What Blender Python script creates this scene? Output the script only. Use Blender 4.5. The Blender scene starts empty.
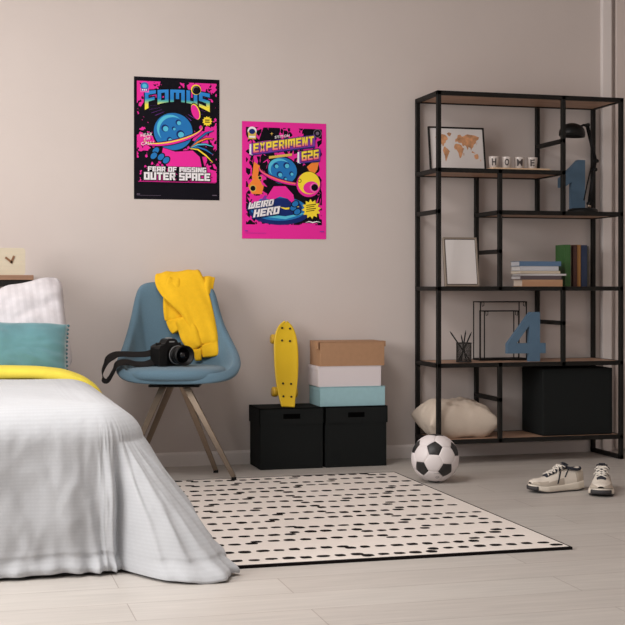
import bpy, bmesh, math, random
from math import sin, cos, pi, sqrt, radians, exp
from mathutils import Vector, Matrix, noise

random.seed(7)
SC = bpy.context.scene
COL = SC.collection

# ------------------------------------------------------------------ colour / materials
def lin(c):
    c = c / 255.0
    return c / 12.92 if c <= 0.04045 else ((c + 0.055) / 1.055) ** 2.4
def rgb(r, g, b): return (lin(r), lin(g), lin(b), 1.0)

def new_mat(name):
    m = bpy.data.materials.new(name); m.use_nodes = True
    nt = m.node_tree
    return m, nt, nt.nodes['Principled BSDF']

def mat(name, col, rough=0.6, metal=0.0, var=0.0, vscale=8.0, bump=0.0, bscale=200.0, sheen=0.0, spec=0.5, stretch=None, coat=0.0):
    m, nt, b = new_mat(name)
    b.inputs['Base Color'].default_value = col
    b.inputs['Roughness'].default_value = rough
    b.inputs['Metallic'].default_value = metal
    b.inputs['Specular IOR Level'].default_value = spec
    if sheen: b.inputs['Sheen Weight'].default_value = sheen
    if coat: b.inputs['Coat Weight'].default_value = coat
    tc = nt.nodes.new('ShaderNodeTexCoord'); src = tc.outputs['Object']
    if stretch:
        mp = nt.nodes.new('ShaderNodeMapping'); mp.inputs['Scale'].default_value = stretch
        nt.links.new(src, mp.inputs['Vector']); src = mp.outputs['Vector']
    if var:
        n = nt.nodes.new('ShaderNodeTexNoise'); n.inputs['Scale'].default_value = vscale
        n.inputs['Detail'].default_value = 4
        nt.links.new(src, n.inputs['Vector'])
        r = nt.nodes.new('ShaderNodeMapRange')
        r.inputs['From Min'].default_value = .3; r.inputs['From Max'].default_value = .7
        r.inputs['To Min'].default_value = 1 - var; r.inputs['To Max'].default_value = 1 + var
        nt.links.new(n.outputs['Fac'], r.inputs['Value'])
        mx = nt.nodes.new('ShaderNodeVectorMath'); mx.operation = 'SCALE'
        mx.inputs[0].default_value = col[:3]
        nt.links.new(r.outputs['Result'], mx.inputs['Scale'])
        nt.links.new(mx.outputs['Vector'], b.inputs['Base Color'])
    if bump:
        n = nt.nodes.new('ShaderNodeTexNoise'); n.inputs['Scale'].default_value = bscale
        n.inputs['Detail'].default_value = 3
        nt.links.new(src, n.inputs['Vector'])
        bp = nt.nodes.new('ShaderNodeBump'); bp.inputs['Strength'].default_value = bump
        bp.inputs['Distance'].default_value = .002
        nt.links.new(n.outputs['Fac'], bp.inputs['Height'])
        nt.links.new(bp.outputs['Normal'], b.inputs['Normal'])
    return m

def mnode(nt, op, a, b=None, c=None):
    n = nt.nodes.new('ShaderNodeMath'); n.operation = op
    for i, v in enumerate((a, b, c)):
        if v is None: continue
        if isinstance(v, (int, float)): n.inputs[i].default_value = v
        else: nt.links.new(v, n.inputs[i])
    return n.outputs[0]

# ------------------------------------------------------------------ mesh builder
class MB:
    def __init__(s):
        s.v = []; s.f = []; s.m = []; s.sm = []; s.M = Matrix.Identity(4); s.uv = {}
    def add(s, vs, fs, mi=0, smooth=False):
        o = len(s.v)
        for p in vs: s.v.append(tuple(s.M @ Vector(p)))
        for f in fs:
            s.f.append(tuple(i + o for i in f)); s.m.append(mi); s.sm.append(smooth)
        return o
    def box(s, lo, hi, mi=0):
        x0, y0, z0 = lo; x1, y1, z1 = hi
        vs = [(x0,y0,z0),(x1,y0,z0),(x1,y1,z0),(x0,y1,z0),(x0,y0,z1),(x1,y0,z1),(x1,y1,z1),(x0,y1,z1)]
        s.add(vs, [(0,3,2,1),(4,5,6,7),(0,1,5,4),(1,2,6,5),(2,3,7,6),(3,0,4,7)], mi)
    def grid(s, fn, nu, nv, mi=0, smooth=True, cu=False, cv=False):
        vs = []; fs = []
        for i in range(nu):
            for j in range(nv): vs.append(fn(i, j))
        for i in range(nu if cu else nu - 1):
            for j in range(nv if cv else nv - 1):
                a = i * nv + j; b = ((i + 1) % nu) * nv + j
                c = ((i + 1) % nu) * nv + (j + 1) % nv; d = i * nv + (j + 1) % nv
                fs.append((a, b, c, d))
        return s.add(vs, fs, mi, smooth)
    def tube(s, pts, r, n=10, mi=0, caps=True, closed=False, sq=None, up=None):
        """sq=(w,h): flattened section half sizes; r may be list"""
        P = [Vector(p) for p in pts]; N = len(P)
        vs = []; fs = []; prev = None
        for i in range(N):
            if closed: t = P[(i + 1) % N] - P[i - 1]
            else: t = P[min(i + 1, N - 1)] - P[max(i - 1, 0)]
            t.normalize()
            if up is not None:
                u = Vector(up[i] if isinstance(up, list) else up)
            elif prev is None:
                u = Vector((0, 0, 1)) if abs(t.z) < .9 else Vector((0, 1, 0))
            else: u = prev
            a = (u - t * u.dot(t)).normalized(); b = t.cross(a).normalized(); prev = a
            rr = r[i] if isinstance(r, (list, tuple)) else r
            for k in range(n):
                th = 2 * pi * k / n + (pi / 4 if n == 4 else 0)
                if sq:
                    q = sq[i] if isinstance(sq, list) else sq
                    ca, sa = cos(th), sin(th)
                    if n == 4: ca = math.copysign(1, ca); sa = math.copysign(1, sa)
                    else:
                        e = .6
                        ca = math.copysign(abs(ca) ** e, ca); sa = math.copysign(abs(sa) ** e, sa)
                    vs.append(P[i] + b * ca * q[0] + a * sa * q[1])
                else: vs.append(P[i] + b * cos(th) * rr + a * sin(th) * rr)
        for i in range(N if closed else N - 1):
            for k in range(n):
                a = i * n + k; b = i * n + (k + 1) % n
                c = ((i + 1) % N) * n + (k + 1) % n; d = ((i + 1) % N) * n + k
                fs.append((a, b, c, d))
        if caps and not closed:
            fs.append(tuple(reversed(range(n)))); fs.append(tuple(range((N - 1) * n, N * n)))
        s.add([tuple(v) for v in vs], fs, mi, n > 4)
    def lathe(s, prof, n=24, mi=0, M=None):
        old = s.M
        if M is not None: s.M = s.M @ M
        vs = []; fs = []; N = len(prof)
        for (r, z) in prof:
            for k in range(n):
                a = 2 * pi * k / n; vs.append((r * cos(a), r * sin(a), z))
        for i in range(N - 1):
            for k in range(n):
                fs.append((i*n+k, i*n+(k+1)%n, (i+1)*n+(k+1)%n, (i+1)*n+k))
        fs.append(tuple(reversed(range(n)))); fs.append(tuple(range((N-1)*n, N*n)))
        s.add(vs, fs, mi, True); s.M = old
    def prism(s, out, y0, y1, mi=0, mside=None):
        """out: list of (x,z), extruded from y0 to y1"""
        n = len(out)
        vs = [(x, y0, z) for x, z in out] + [(x, y1, z) for x, z in out]
        s.add(vs, [tuple(range(n)), tuple(reversed(range(n, 2*n)))], mi)
        s.add(vs, [(i, i + n, (i+1) % n + n, (i+1) % n) for i in range(n)], mi if mside is None else mside)
    def flat(s, pts, y, mi=0):
        s.add([(x, y, z) for x, z in pts], [tuple(range(len(pts)))], mi)
    def build(s, name, mats, parent=None, bevel=0, subsurf=0, solid=0, weld=False, auto=None, fixn=True, seg=2):
        me = bpy.data.meshes.new(name)
        me.from_pydata(s.v, [], s.f)
        if not isinstance(mats, (list, tuple)): mats = [mats]
        for m in mats: me.materials.append(m)
        me.polygons.foreach_set('material_index', s.m)
        me.polygons.foreach_set('use_smooth', s.sm)
        if weld or fixn:
            bm = bmesh.new(); bm.from_mesh(me)
            if weld: bmesh.ops.remove_doubles(bm, verts=bm.verts, dist=1e-5)
            if fixn: bmesh.ops.recalc_face_normals(bm, faces=bm.faces)
            bm.to_mesh(me); bm.free()
        me.update()
        o = bpy.data.objects.new(name, me); COL.objects.link(o)
        if parent is not None: o.parent = parent
        if solid:
            md = o.modifiers.new('s', 'SOLIDIFY'); md.thickness = solid; md.offset = -1
        if bevel:
            md = o.modifiers.new('b', 'BEVEL'); md.width = bevel; md.segments = seg
            md.limit_method = 'ANGLE'; md.angle_limit = radians(40)
        if subsurf:
            md = o.modifiers.new('u', 'SUBSURF'); md.levels = subsurf; md.render_levels = subsurf
        return o

def tag(o, label, cat, group=None, kind=None):
    if label: o['label'] = label
    if cat: o['category'] = cat
    if group: o['group'] = group
    if kind: o['kind'] = kind
    return o
def thing(name, label, cat, loc=(0,0,0), rotz=0, group=None):
    o = bpy.data.objects.new(name, None); COL.objects.link(o)
    o.location = loc; o.rotation_euler = (0, 0, rotz); o.empty_display_size = .05
    return tag(o, label, cat, group)
def struct(o): o['kind'] = 'structure'; return o
def T(x, y, z): return Matrix.Translation((x, y, z))
def R(a, ax): return Matrix.Rotation(radians(a), 4, ax)

def text2d(body, bold=0.0, shear=0.0):
    """filled text outlines -> (verts, faces) normalised to a 0..1 box"""
    cu = bpy.data.curves.new('t', 'FONT'); cu.body = body; cu.size = 1; cu.offset = bold; cu.shear = shear
    cu.resolution_u = 3; cu.space_character = 1.08 if bold else 1
    ob = bpy.data.objects.new('t', cu); COL.objects.link(ob)
    dg = bpy.context.evaluated_depsgraph_get()
    me = ob.evaluated_get(dg).to_mesh()
    vs = [(v.co.x, v.co.y) for v in me.vertices]; fs = [tuple(p.vertices) for p in me.polygons]
    ob.evaluated_get(dg).to_mesh_clear()
    bpy.data.objects.remove(ob); bpy.data.curves.remove(cu)
    x0 = min(v[0] for v in vs); x1 = max(v[0] for v in vs); y0 = min(v[1] for v in vs); y1 = max(v[1] for v in vs)
    return [((x - x0) / (x1 - x0), (y - y0) / (y1 - y0)) for x, y in vs], fs
def put_text(mb, body, x0, z0, w, h, y, mi, bold=0.0, shear=0.0, warp=None):
    vs, fs = text2d(body, bold, shear)
    out = []
    for a, b in vs:
        x, z = x0 + a * w, z0 + b * h
        if warp: x, z = warp(a, b)
        out.append((x, y, z))
    mb.add(out, fs, mi)

# ------------------------------------------------------------------ camera (yaw to the right of the wall's normal)
FPX, TH, HZ, CH = 1310.2, .2661, 286.0, .875
cam = bpy.data.cameras.new('camera'); co = bpy.data.objects.new('camera', cam); COL.objects.link(co)
co.location = (0, 0, CH); co.rotation_euler = (pi / 2, 0, -TH)
cam.sensor_width = 36; cam.lens = FPX * 36 / 625; cam.shift_y = -(312.5 - HZ) / 625
cam.clip_end = 50
SC.camera = co
CS, SN = cos(TH), sin(TH)

W = 6.31       # the back wall

# ------------------------------------------------------------------ materials
WALLC = rgb(210, 199, 194)
M = {}
M['wall'] = mat('wall_paint', WALLC, .9, var=.015, vscale=3, bump=.15, bscale=120)
M['ceil'] = mat('ceiling_paint', rgb(230, 225, 220), .9)
M['trim'] = mat('white_trim_paint', rgb(234, 226, 223), .5)
M['door'] = mat('door_paint', rgb(218, 205, 199), .55)

def floor_mat():
    m, nt, b = new_mat('laminate_floor')
    tc = nt.nodes.new('ShaderNodeTexCoord')
    mp = nt.nodes.new('ShaderNodeMapping'); nt.links.new(tc.outputs['Object'], mp.inputs['Vector'])
    mp.inputs['Location'].default_value = (.35, .05, 0)
    br = nt.nodes.new('ShaderNodeTexBrick')
    br.inputs['Scale'].default_value = 1; br.inputs['Brick Width'].default_value = 1.28
    br.inputs['Row Height'].default_value = .193; br.inputs['Mortar Size'].default_value = .0016
    br.inputs['Mortar Smooth'].default_value = .2
    br.inputs['Bias'].default_value = 0
    br.inputs['Color1'].default_value = rgb(194, 188, 182); br.inputs['Color2'].default_value = rgb(188, 181, 175)
    br.inputs['Mortar'].default_value = rgb(160, 150, 144)
    br.offset = .37
    nt.links.new(mp.outputs['Vector'], br.inputs['Vector'])
    m2 = nt.nodes.new('ShaderNodeMapping'); m2.inputs['Scale'].default_value = (1.3, 16, 1)
    nt.links.new(tc.outputs['Object'], m2.inputs['Vector'])
    n = nt.nodes.new('ShaderNodeTexNoise'); n.inputs['Scale'].default_value = 3; n.inputs['Detail'].default_value = 6
    n.inputs['Distortion'].default_value = .6
    nt.links.new(m2.outputs['Vector'], n.inputs['Vector'])
    f = mnode(nt, 'MULTIPLY_ADD', n.outputs['Fac'], .36, .82)
    mx = nt.nodes.new('ShaderNodeVectorMath'); mx.operation = 'SCALE'
    nt.links.new(br.outputs['Color'], mx.inputs[0]); nt.links.new(f, mx.inputs['Scale'])
    nt.links.new(mx.outputs['Vector'], b.inputs['Base Color'])
    b.inputs['Roughness'].default_value = .42; b.inputs['Specular IOR Level'].default_value = .35
    bp = nt.nodes.new('ShaderNodeBump'); bp.inputs['Strength'].default_value = .25; bp.inputs['Distance'].default_value = .001
    nt.links.new(br.outputs['Fac'], bp.inputs['Height']); bp.invert = True
    nt.links.new(bp.outputs['Normal'], b.inputs['Normal'])
    return m
M['floor'] = floor_mat()
M['black_metal'] = mat('black_powder_coated_metal', rgb(24, 22, 20), .6, var=.05, vscale=30, spec=.25)
def wood_mat(name, c, k=.22, st=(2, 30, 30), rough=.55):
    return mat(name, c, rough, var=k, vscale=2.2, stretch=st)
M['shelf_wood'] = wood_mat('shelf_board_wood', rgb(176, 140, 116))
M['table_wood'] = wood_mat('table_top_wood', rgb(148, 112, 88))
M['clock_wood'] = wood_mat('pale_plywood', rgb(202, 190, 168), .05)
M['brown_wood'] = wood_mat('dark_wood_hand', rgb(128, 88, 58), .1)
M['tray_wood'] = wood_mat('light_tray_wood', rgb(226, 194, 160), .06)
M['blue_fabric'] = mat('blue_grey_upholstery', rgb(92, 120, 137), .95, var=.07, vscale=260, bump=.5, bscale=600, sheen=.15)
M['bronze'] = mat('brushed_bronze_metal', rgb(150, 134, 119), .30, 1.0, var=.06, vscale=20)
M['black'] = mat('black_plastic', rgb(19, 18, 18), .5, spec=.3)
M['camblack'] = mat('camera_black_plastic', rgb(17, 16, 16), .45, bump=.2, bscale=900, spec=.3)
M['glass_dark'] = mat('dark_lens_glass', rgb(14, 14, 20), .08, coat=.5)
M['strap'] = mat('black_webbing', rgb(32, 29, 29), .85, spec=.2, bump=.4, bscale=700)
M['strapred'] = mat('dark_red_webbing_edge', rgb(84, 40, 38), .8)
M['grey'] = mat('grey_print', rgb(150, 150, 150), .5)
M['white'] = mat('white_paint', rgb(232, 228, 226), .5)
M['yellow_knit'] = mat('yellow_sweatshirt_knit', rgb(238, 186, 22), .92, var=.03, vscale=60, bump=.35, bscale=500)
M['yellow_in'] = mat('yellow_sweatshirt_inside', rgb(232, 172, 30), .95)
M['yellow_blanket'] = mat('yellow_blanket', rgb(228, 208, 74), .9, var=.03, vscale=40, bump=.3, bscale=400)
M['yellow_plastic'] = mat('yellow_board_plastic', rgb(232, 192, 30), .4)
M['yellow_wheel'] = mat('yellow_wheel_plastic', rgb(222, 178, 48), .35)
M['bolt'] = mat('dark_steel_bolt', rgb(60, 55, 50), .4, .8)
M['axle'] = mat('steel_truck', rgb(170, 150, 110), .35, .9)
M['black_box'] = mat('black_fabric_board', rgb(30, 32, 32), .95, var=.12, vscale=300, bump=.3, bscale=500, spec=.15)
M['slot'] = mat('slot_shade_black', rgb(3, 3, 3), .95, spec=.05)  # painted shade for the inside of the lid handle openings
M['kraft'] = mat('kraft_cardboard', rgb(172, 132, 100), .85, var=.04, vscale=50)
M['card_white'] = mat('white_cardboard', rgb(222, 212, 214), .7)
M['card_teal'] = mat('pale_teal_cardboard', rgb(158, 196, 204), .7, var=.03, vscale=40)
M['teal_velvet'] = mat('teal_velvet', rgb(86, 132, 140), .9, var=.12, vscale=9, bump=.3, bscale=300, sheen=.5)
M['pom'] = mat('dark_teal_bead_trim', rgb(66, 110, 120), .9)
M['cream'] = mat('cream_linen', rgb(216, 200, 184), .95, var=.03, vscale=20, bump=.3, bscale=500)
M['leather_w'] = mat('white_ball_leather', rgb(232, 224, 224), .42, bump=.15, bscale=500)
M['leather_b'] = mat('black_ball_leather', rgb(38, 37, 38), .4, bump=.15, bscale=500)
M['seam'] = mat('ball_seam', rgb(150, 142, 140), .6)
M['paper'] = mat('white_paper', rgb(226, 220, 218), .7)
M['silver'] = mat('champagne_silver_frame', rgb(172, 160, 148), .35, .75)
M['frame_dark'] = mat('dark_inner_rim', rgb(60, 48, 44), .5)
M['frame_black'] = mat('black_frame_wood', rgb(18, 16, 15), .55, spec=.3)
M['blue_num'] = mat('blue_painted_wood', rgb(84, 112, 136), .6, var=.03, vscale=30)
M['cup_w'] = mat('white_ceramic', rgb(206, 196, 190), .3)
M['ink'] = mat('dark_letter_ink', rgb(60, 50, 48), .6)
M['mouse'] = mat('sneaker_cream_mesh', rgb(226, 216, 204), .85, bump=.5, bscale=700)
M['suede'] = mat('sneaker_grey_suede', rgb(188, 176, 162), .95, bump=.3, bscale=500)
M['midsole'] = mat('sneaker_foam_midsole', rgb(226, 216, 202), .6)
M['rubber'] = mat('sneaker_dark_rubber', rgb(58, 56, 58), .7)
M['lining'] = mat('sneaker_navy_lining', rgb(40, 42, 52), .9)
M['lace'] = mat('sneaker_white_lace', rgb(230, 222, 212), .9)
M['map1'] = mat('map_orange_watercolour', rgb(208, 152, 110), .8, var=.35, vscale=38)
M['rug'] = mat('cream_woven_rug', rgb(228, 219, 212), .95, var=.03, vscale=200, bump=.5, bscale=500)
M['rug_black'] = mat('black_rug_yarn', rgb(26, 22, 22), .98, spec=.1, bump=.5, bscale=500)
M['mesh_metal'] = mat('dark_mesh_metal', rgb(60, 57, 55), .5, .4)

def white_linen(name, col, sc, amt):
    """cotton satin with fine woven stripes across the UV v direction"""
    m, nt, b = new_mat(name)
    uv = nt.nodes.new('ShaderNodeUVMap')
    sx = nt.nodes.new('ShaderNodeSeparateXYZ'); nt.links.new(uv.outputs['UV'], sx.inputs[0])
    w = mnode(nt, 'SINE', mnode(nt, 'MULTIPLY', sx.outputs['Y'], sc))
    w2 = mnode(nt, 'SINE', mnode(nt, 'MULTIPLY', sx.outputs['X'], sc * 1.1))
    st = mnode(nt, 'MULTIPLY', mnode(nt, 'GREATER_THAN', w, 0), mnode(nt, 'MULTIPLY_ADD', w2, .25, .75))
    f = mnode(nt, 'MULTIPLY_ADD', st, amt, 1 - amt)
    mx = nt.nodes.new('ShaderNodeVectorMath'); mx.operation = 'SCALE'; mx.inputs[0].default_value = col[:3]
    nt.links.new(f, mx.inputs['Scale']); nt.links.new(mx.outputs['Vector'], b.inputs['Base Color'])
    b.inputs['Roughness'].default_value = .8
    tc = nt.nodes.new('ShaderNodeTexCoord')
    n = nt.nodes.new('ShaderNodeTexNoise'); n.inputs['Scale'].default_value = 14; n.inputs['Detail'].default_value = 5
    nt.links.new(tc.outputs['Object'], n.inputs['Vector'])
    bp = nt.nodes.new('ShaderNodeBump'); bp.inputs['Strength'].default_value = .5; bp.inputs['Distance'].default_value = .008
    nt.links.new(n.outputs['Fac'], bp.inputs['Height']); nt.links.new(bp.outputs['Normal'], b.inputs['Normal'])
    return m
M['duvet'] = white_linen('duvet_satin_stripe', rgb(192, 194, 198), 2 * pi / .013, .045)
M['pillow'] = white_linen('pillow_satin_stripe', rgb(215, 210, 214), 2 * pi / .03, .08)
M['mattress'] = mat('mattress_cotton', rgb(220, 216, 212), .9)

# ------------------------------------------------------------------ the room
def bx(name, lo, hi, m, parent=None, bevel=0):
    b = MB(); b.box(lo, hi); return b.build(name, m, parent, bevel=bevel)
struct(bx('floor', (-2.3, -.6, -.05), (4.5, W + .1, 0), M['floor']))
struct(bx('ceiling', (-2.4, -.6, 2.7), (4.6, W + .1, 2.75), M['ceil']))
struct(bx('wall_back', (-2.4, W, 0), (4.6, W + .1, 2.7), M['wall']))
struct(bx('wall_right', (4.5, -.6, 0), (4.6, W, 2.7), M['wall']))
# left wall with a window opening y 1.6..5.0, z .8..2.4
b = MB()
for lo, hi in (((-2.4,-.6,0),(-2.3,1.6,2.7)), ((-2.4,5.0,0),(-2.3,W,2.7)), ((-2.4,1.6,0),(-2.3,5.0,.8)), ((-2.4,1.6,2.45),(-2.3,5.0,2.7))):
    b.box(lo, hi)
struct(b.build('wall_left', M['wall']))
b = MB()
for lo, hi in (((-2.42,1.6,.8),(-2.28,1.66,2.45)), ((-2.42,4.94,.8),(-2.28,5.0,2.45)), ((-2.42,1.66,.8),(-2.28,4.94,.86)), ((-2.42,1.66,2.39),(-2.28,4.94,2.45)), ((-2.4,3.27,.86),(-2.32,3.33,2.39))):
    b.box(lo, hi)
struct(b.build('window_1', M['trim']))
# baseboard, stepped moulding
b = MB()
pr = [(0,0),(-.014,0),(-.014,.056),(-.010,.064),(-.004,.068),(0,.068)]
b.add([(x, W + y, z) for x in (-2.3, 3.302) for y, z in pr],
      [(i, (i+1) % 6, (i+1) % 6 + 6, i + 6) for i in range(6)] + [tuple(range(6)), tuple(range(11, 5, -1))])
struct(b.build('baseboard_back', M['trim']))
# tall white door with casing at the right of the back wall
b = MB(); b.box((3.302, W - .03, 0), (3.356, W, 2.68)); b.box((4.25, W - .03, 0), (4.304, W, 2.68)); b.box((3.356, W - .03, 2.62), (4.25, W, 2.68))
struct(b.build('trim_1', M['trim'], bevel=.004))
b = MB()
b.box((3.384, W - .022, .008), (4.24, W - .002, 2.6))
for z0, z1 in ((.12, .74), (.86, 2.48)):          # raised panels
    b.box((3.47, W - .034, z0), (4.15, W - .022, z1))
struct(b.build('door_1', M['door'], bevel=.006))

# ------------------------------------------------------------------ rug
RX0, RX1, RY0, RY1 = .74, 1.972, 3.98, 5.79
b = MB()
b.box((RX0, RY0, 0), (RX1, RY1, .008), 0)
b.box((RX0, RY0 - .012, 0), (RX1 + .004, RY0, .009), 1)
b.box((RX1, RY0, 0), (RX1 + .004, RY1, .009), 1)
b.box((RX0 - .004, RY0, 0), (RX0, RY1, .009), 1)
b.box((RX0, RY1, 0), (RX1, RY1 + .004, .009), 1)
rr = random.Random(11)
rows = 14
for i in range(rows):
    y = RY0 + .065 + i * (RY1 - RY0 - .10) / (rows - 1)
    x = RX0 + .02 + rr.random() * .04
    jog = rr.uniform(-.012, .012); nxt = rr.randint(3, 9)
    while x < RX1 - .05:
        L = .040 + rr.uniform(-.005, .006)
        hw = .0185 + rr.uniform(-.004, .003)
        n = 12; cx, cy = x + L / 2, y + jog + rr.uniform(-.003, .003)
        ring = []
        for k in range(n):
            a = 2 * pi * k / n
            ca, sa = cos(a), sin(a)
            ring.append((cx + L / 2 * math.copysign(abs(ca) ** .8, ca) * rr.uniform(.93, 1.05),
                         cy + hw * math.copysign(abs(sa) ** .75, sa) * rr.uniform(.8, 1.1), .0085))
        b.add(ring, [tuple(range(n))], 1)
        nxt -= 1
        x += L + .0145 + rr.uniform(-.003, .004)
        if nxt == 0:
            old = jog; jog = (-1 if jog > 0 else 1) * rr.uniform(.016, .028)
            x -= .034; nxt = rr.randint(4, 10)
tag(b.build('rug', [M['rug'], M['rug_black']], fixn=False), 'cream flat-woven rug with rows of short black dashes lying on the floor', 'rug')

# ------------------------------------------------------------------ shelving unit
X = [2.267, 2.588, 2.929, 3.249]; YF, YB = 5.986, 6.286; HB = .0105
Z = [1.815, 1.4406, 1.238, .862, .487, .114]      # top, map shelf, lamp shelf, book shelf, four shelf, bottom
sh = thing('shelving_unit', 'tall open shelving unit with black metal frame and brown wooden boards against the wall', 'shelf', (X[0], YF, 0))
sh_off = Matrix.Translation((-X[0], -YF, 0))
def rod(b, a, c):
    lo = [min(p, q) - HB for p, q in zip(a, c)]; hi = [max(p, q) + HB for p, q in zip(a, c)]
    b.box(lo, hi)
def shpart(name, rods, m=None):
    b = MB(); b.M = sh_off
    for a, c in rods: rod(b, a, c)
    return b.build(name, m or M['black_metal'], sh, bevel=.0015, seg=1)
for x in (X[0], X[3]):
    for y in (YF, YB): shpart('post', [((x, y, HB), (x, y, Z[0]))])
for x, za, zb in ((X[1], Z[1], Z[3]), (X[1], Z[4], Z[5]), (X[2], Z[0], Z[2]), (X[2], Z[3], Z[4])):
    for y in (YF, YB): shpart('divider_post', [((x, y, za), (x, y, zb))])
for z, xa, xb in ((Z[0], 0, 3), (Z[1], 0, 2), (Z[2], 1, 3), (Z[3], 0, 3), (Z[4], 0, 3), (Z[5], 0, 3)):
    xa, xb = X[xa], X[xb]
    shpart('shelf_frame', [((xa, YF, z), (xb, YF, z)), ((xa, YB, z), (xb, YB, z)), ((xa, YF, z), (xa, YB, z)), ((xb, YF, z), (xb, YB, z))])
    b = MB(); b.M = sh_off; b.box((xa + HB, YF + HB, z - .006), (xb - HB, YB - HB, z + HB - .0005))
    b.build('shelf_board', M['shelf_wood'], sh)
for x, z in ((X[2], 1.60), (X[1], 1.045), (X[2], .69), (X[1], .315), (X[0], 1.238), (X[0], HB), (X[3], HB)):
    shpart('side_bar', [((x, YF, z), (x, YB, z))])
def top(i): return Z[i] + HB

# ------------------------------------------------------------------ picture frames
def frame(name, label, w, h, loc, lean, rotz, mats, bar, depth, matw=0):
    t = thing(name, label, 'picture frame', loc, rotz)
    L = R(-lean, 'X')                                 # leans back: the top moves away (+y)
    b = MB(); b.M = L
    outer = [(-w/2, 0), (w/2, 0), (w/2, h), (-w/2, h)]
    inner = [(-w/2 + bar, bar), (w/2 - bar, bar), (w/2 - bar, h - bar), (-w/2 + bar, h - bar)]
    for y0, y1 in ((0, depth),):
        vs = [(x, y0, z) for x, z in outer + inner] + [(x, y1, z) for x, z in outer + inner]
        fs = []
        for i in range(4):
            j = (i + 1) % 4
            fs += [(i, j, j + 4, i + 4), (i + 8, i + 12, j + 12, j + 8), (i, i + 8, j + 8, j), (i + 4, j + 4, j + 12, i + 12)]
        b.add(vs, fs)
    b.build('frame_border', mats[0], t, bevel=.0015)
    return t, L
t, L = frame('picture_frame', 'black-framed world map print leaning on the upper left shelf', .300, .228, (2.437, 6.15, top(1) + .001), 9, 0, [M['frame_black']], .0075, .014)
b = MB(); b.M = L
b.box((-.1435, .007, .007), (.1435, .011, .221), 0)
cont = [
 [(.04,.80),(.07,.86),(.13,.88),(.18,.90),(.24,.88),(.28,.84),(.30,.76),(.26,.72),(.245,.66),(.21,.62),(.205,.56),(.18,.55),(.17,.60),(.14,.62),(.115,.68),(.10,.74),(.07,.76)],
 [(.28,.92),(.33,.96),(.38,.93),(.35,.84),(.31,.85)],
 [(.20,.53),(.235,.54),(.29,.47),(.325,.40),(.30,.33),(.275,.25),(.25,.17),(.235,.10),(.22,.17),(.215,.27),(.195,.36),(.18,.43)],
 [(.44,.62),(.48,.64),(.53,.62),(.57,.60),(.60,.52),(.63,.51),(.60,.42),(.585,.33),(.555,.24),(.525,.21),(.51,.30),(.50,.39),(.47,.46),(.43,.47),(.42,.55)],
 [(.44,.68),(.46,.76),(.49,.80),(.51,.88),(.56,.90),(.60,.84),(.66,.88),(.72,.92),(.80,.90),(.88,.88),(.96,.84),(.95,.78),(.90,.74),(.88,.66),(.84,.62),(.82,.54),(.795,.50),(.775,.44),(.76,.53),(.725,.55),(.70,.45),(.68,.55),(.65,.60),(.60,.56),(.58,.66),(.53,.66),(.50,.70)],
 [(.83,.30),(.86,.34),(.90,.35),(.925,.29),(.92,.22),(.885,.19),(.84,.22)],
 [(.775,.40),(.80,.38),(.84,.36),(.86,.37),(.83,.40),(.80,.43)],
 [(.61,.36),(.625,.37),(.62,.30),(.605,.29)],
 [(.955,.17),(.975,.20),(.965,.13)],
 [(.885,.58),(.905,.64),(.915,.70),(.90,.66)]]
for k, c in enumerate(cont):
    out = []
    for i in range(len(c)):
        p, q = c[i], c[(i + 1) % len(c)]
        for s in range(3):
            x = p[0] + (q[0] - p[0]) * s / 3; z = p[1] + (q[1] - p[1]) * s / 3
            nz = noise.noise_vector(Vector((x * 30, z * 30, k)))
            out.append((-.122 + (x + nz.x * .008) * .256, .030 + (z + nz.y * .012) * .178))
    b.flat(out, .0066, 1)
b.build('map_print', [M['paper'], M['map1']], t, fixn=False)

t, L = frame('picture_frame', 'empty silver photo frame standing tilted on the middle shelf', .178, .25, (2.432, 6.085, top(3) + .001), 11, radians(-4), [M['silver']], .009, .018)
b = MB(); b.M = L
b.box((-.081, .004, .008), (.081, .014, .242), 0)
b.build('inner_rim', M['frame_dark'], t)
b = MB(); b.M = L; b.box((-.0765, .001, .0125), (.0765, .004, .2375), 0); b.build('blank_print', M['paper'], t)
b = MB(); b.M = L @ T(0, .018, .16) @ R(36, 'X'); b.box((-.02, 0, -.145), (.02, .003, 0)); b.build('easel_back', M['frame_dark'], t)

# ------------------------------------------------------------------ HOME cups on a board
zt = top(1)
tag(bx('serving_board', (2.560, 6.015, zt + .001), (2.875, 6.09, zt + .011), M['tray_wood'], bevel=.003),
    'thin light wood board under the row of lettered cups', 'board')
for ch, x, where in (('H', 2.585, 'letter H, leftmost cup beside the map print'), ('O', 2.654, 'letter O, second from the map print'),
                     ('M', 2.723, 'letter M, third from the map print'), ('E', 2.792, 'letter E, rightmost of the row')):
    t = thing('cup', 'small white cup marked with the ' + where, 'cup', (x, 6.052, zt + .0115), group='lettered cups on the upper shelf')
    b = MB()
    b.lathe([(.019, 0), (.022, .002), (.0265, .054), (.0265, .056), (.0245, .056), (.021, .006), (.001, .005)], 24)
    b.build('cup_body', M['cup_w'], t)
    b = MB()
    def wp(a, c, b=None):
        return a, c
    vs, fs = text2d(ch, .03)
    out = []
    for a, c in vs:
        ang = -pi / 2 - .38 + (a - .5) * (1.15 if ch == 'M' else .85); z = .011 + c * .034
        r = .0222 + (z / .054) * .0045 + .0014
        out.append((r * cos(ang), r * sin(ang), z))
    b.add(out, fs); b.build('letter', M['ink'], t, fixn=False)

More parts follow.
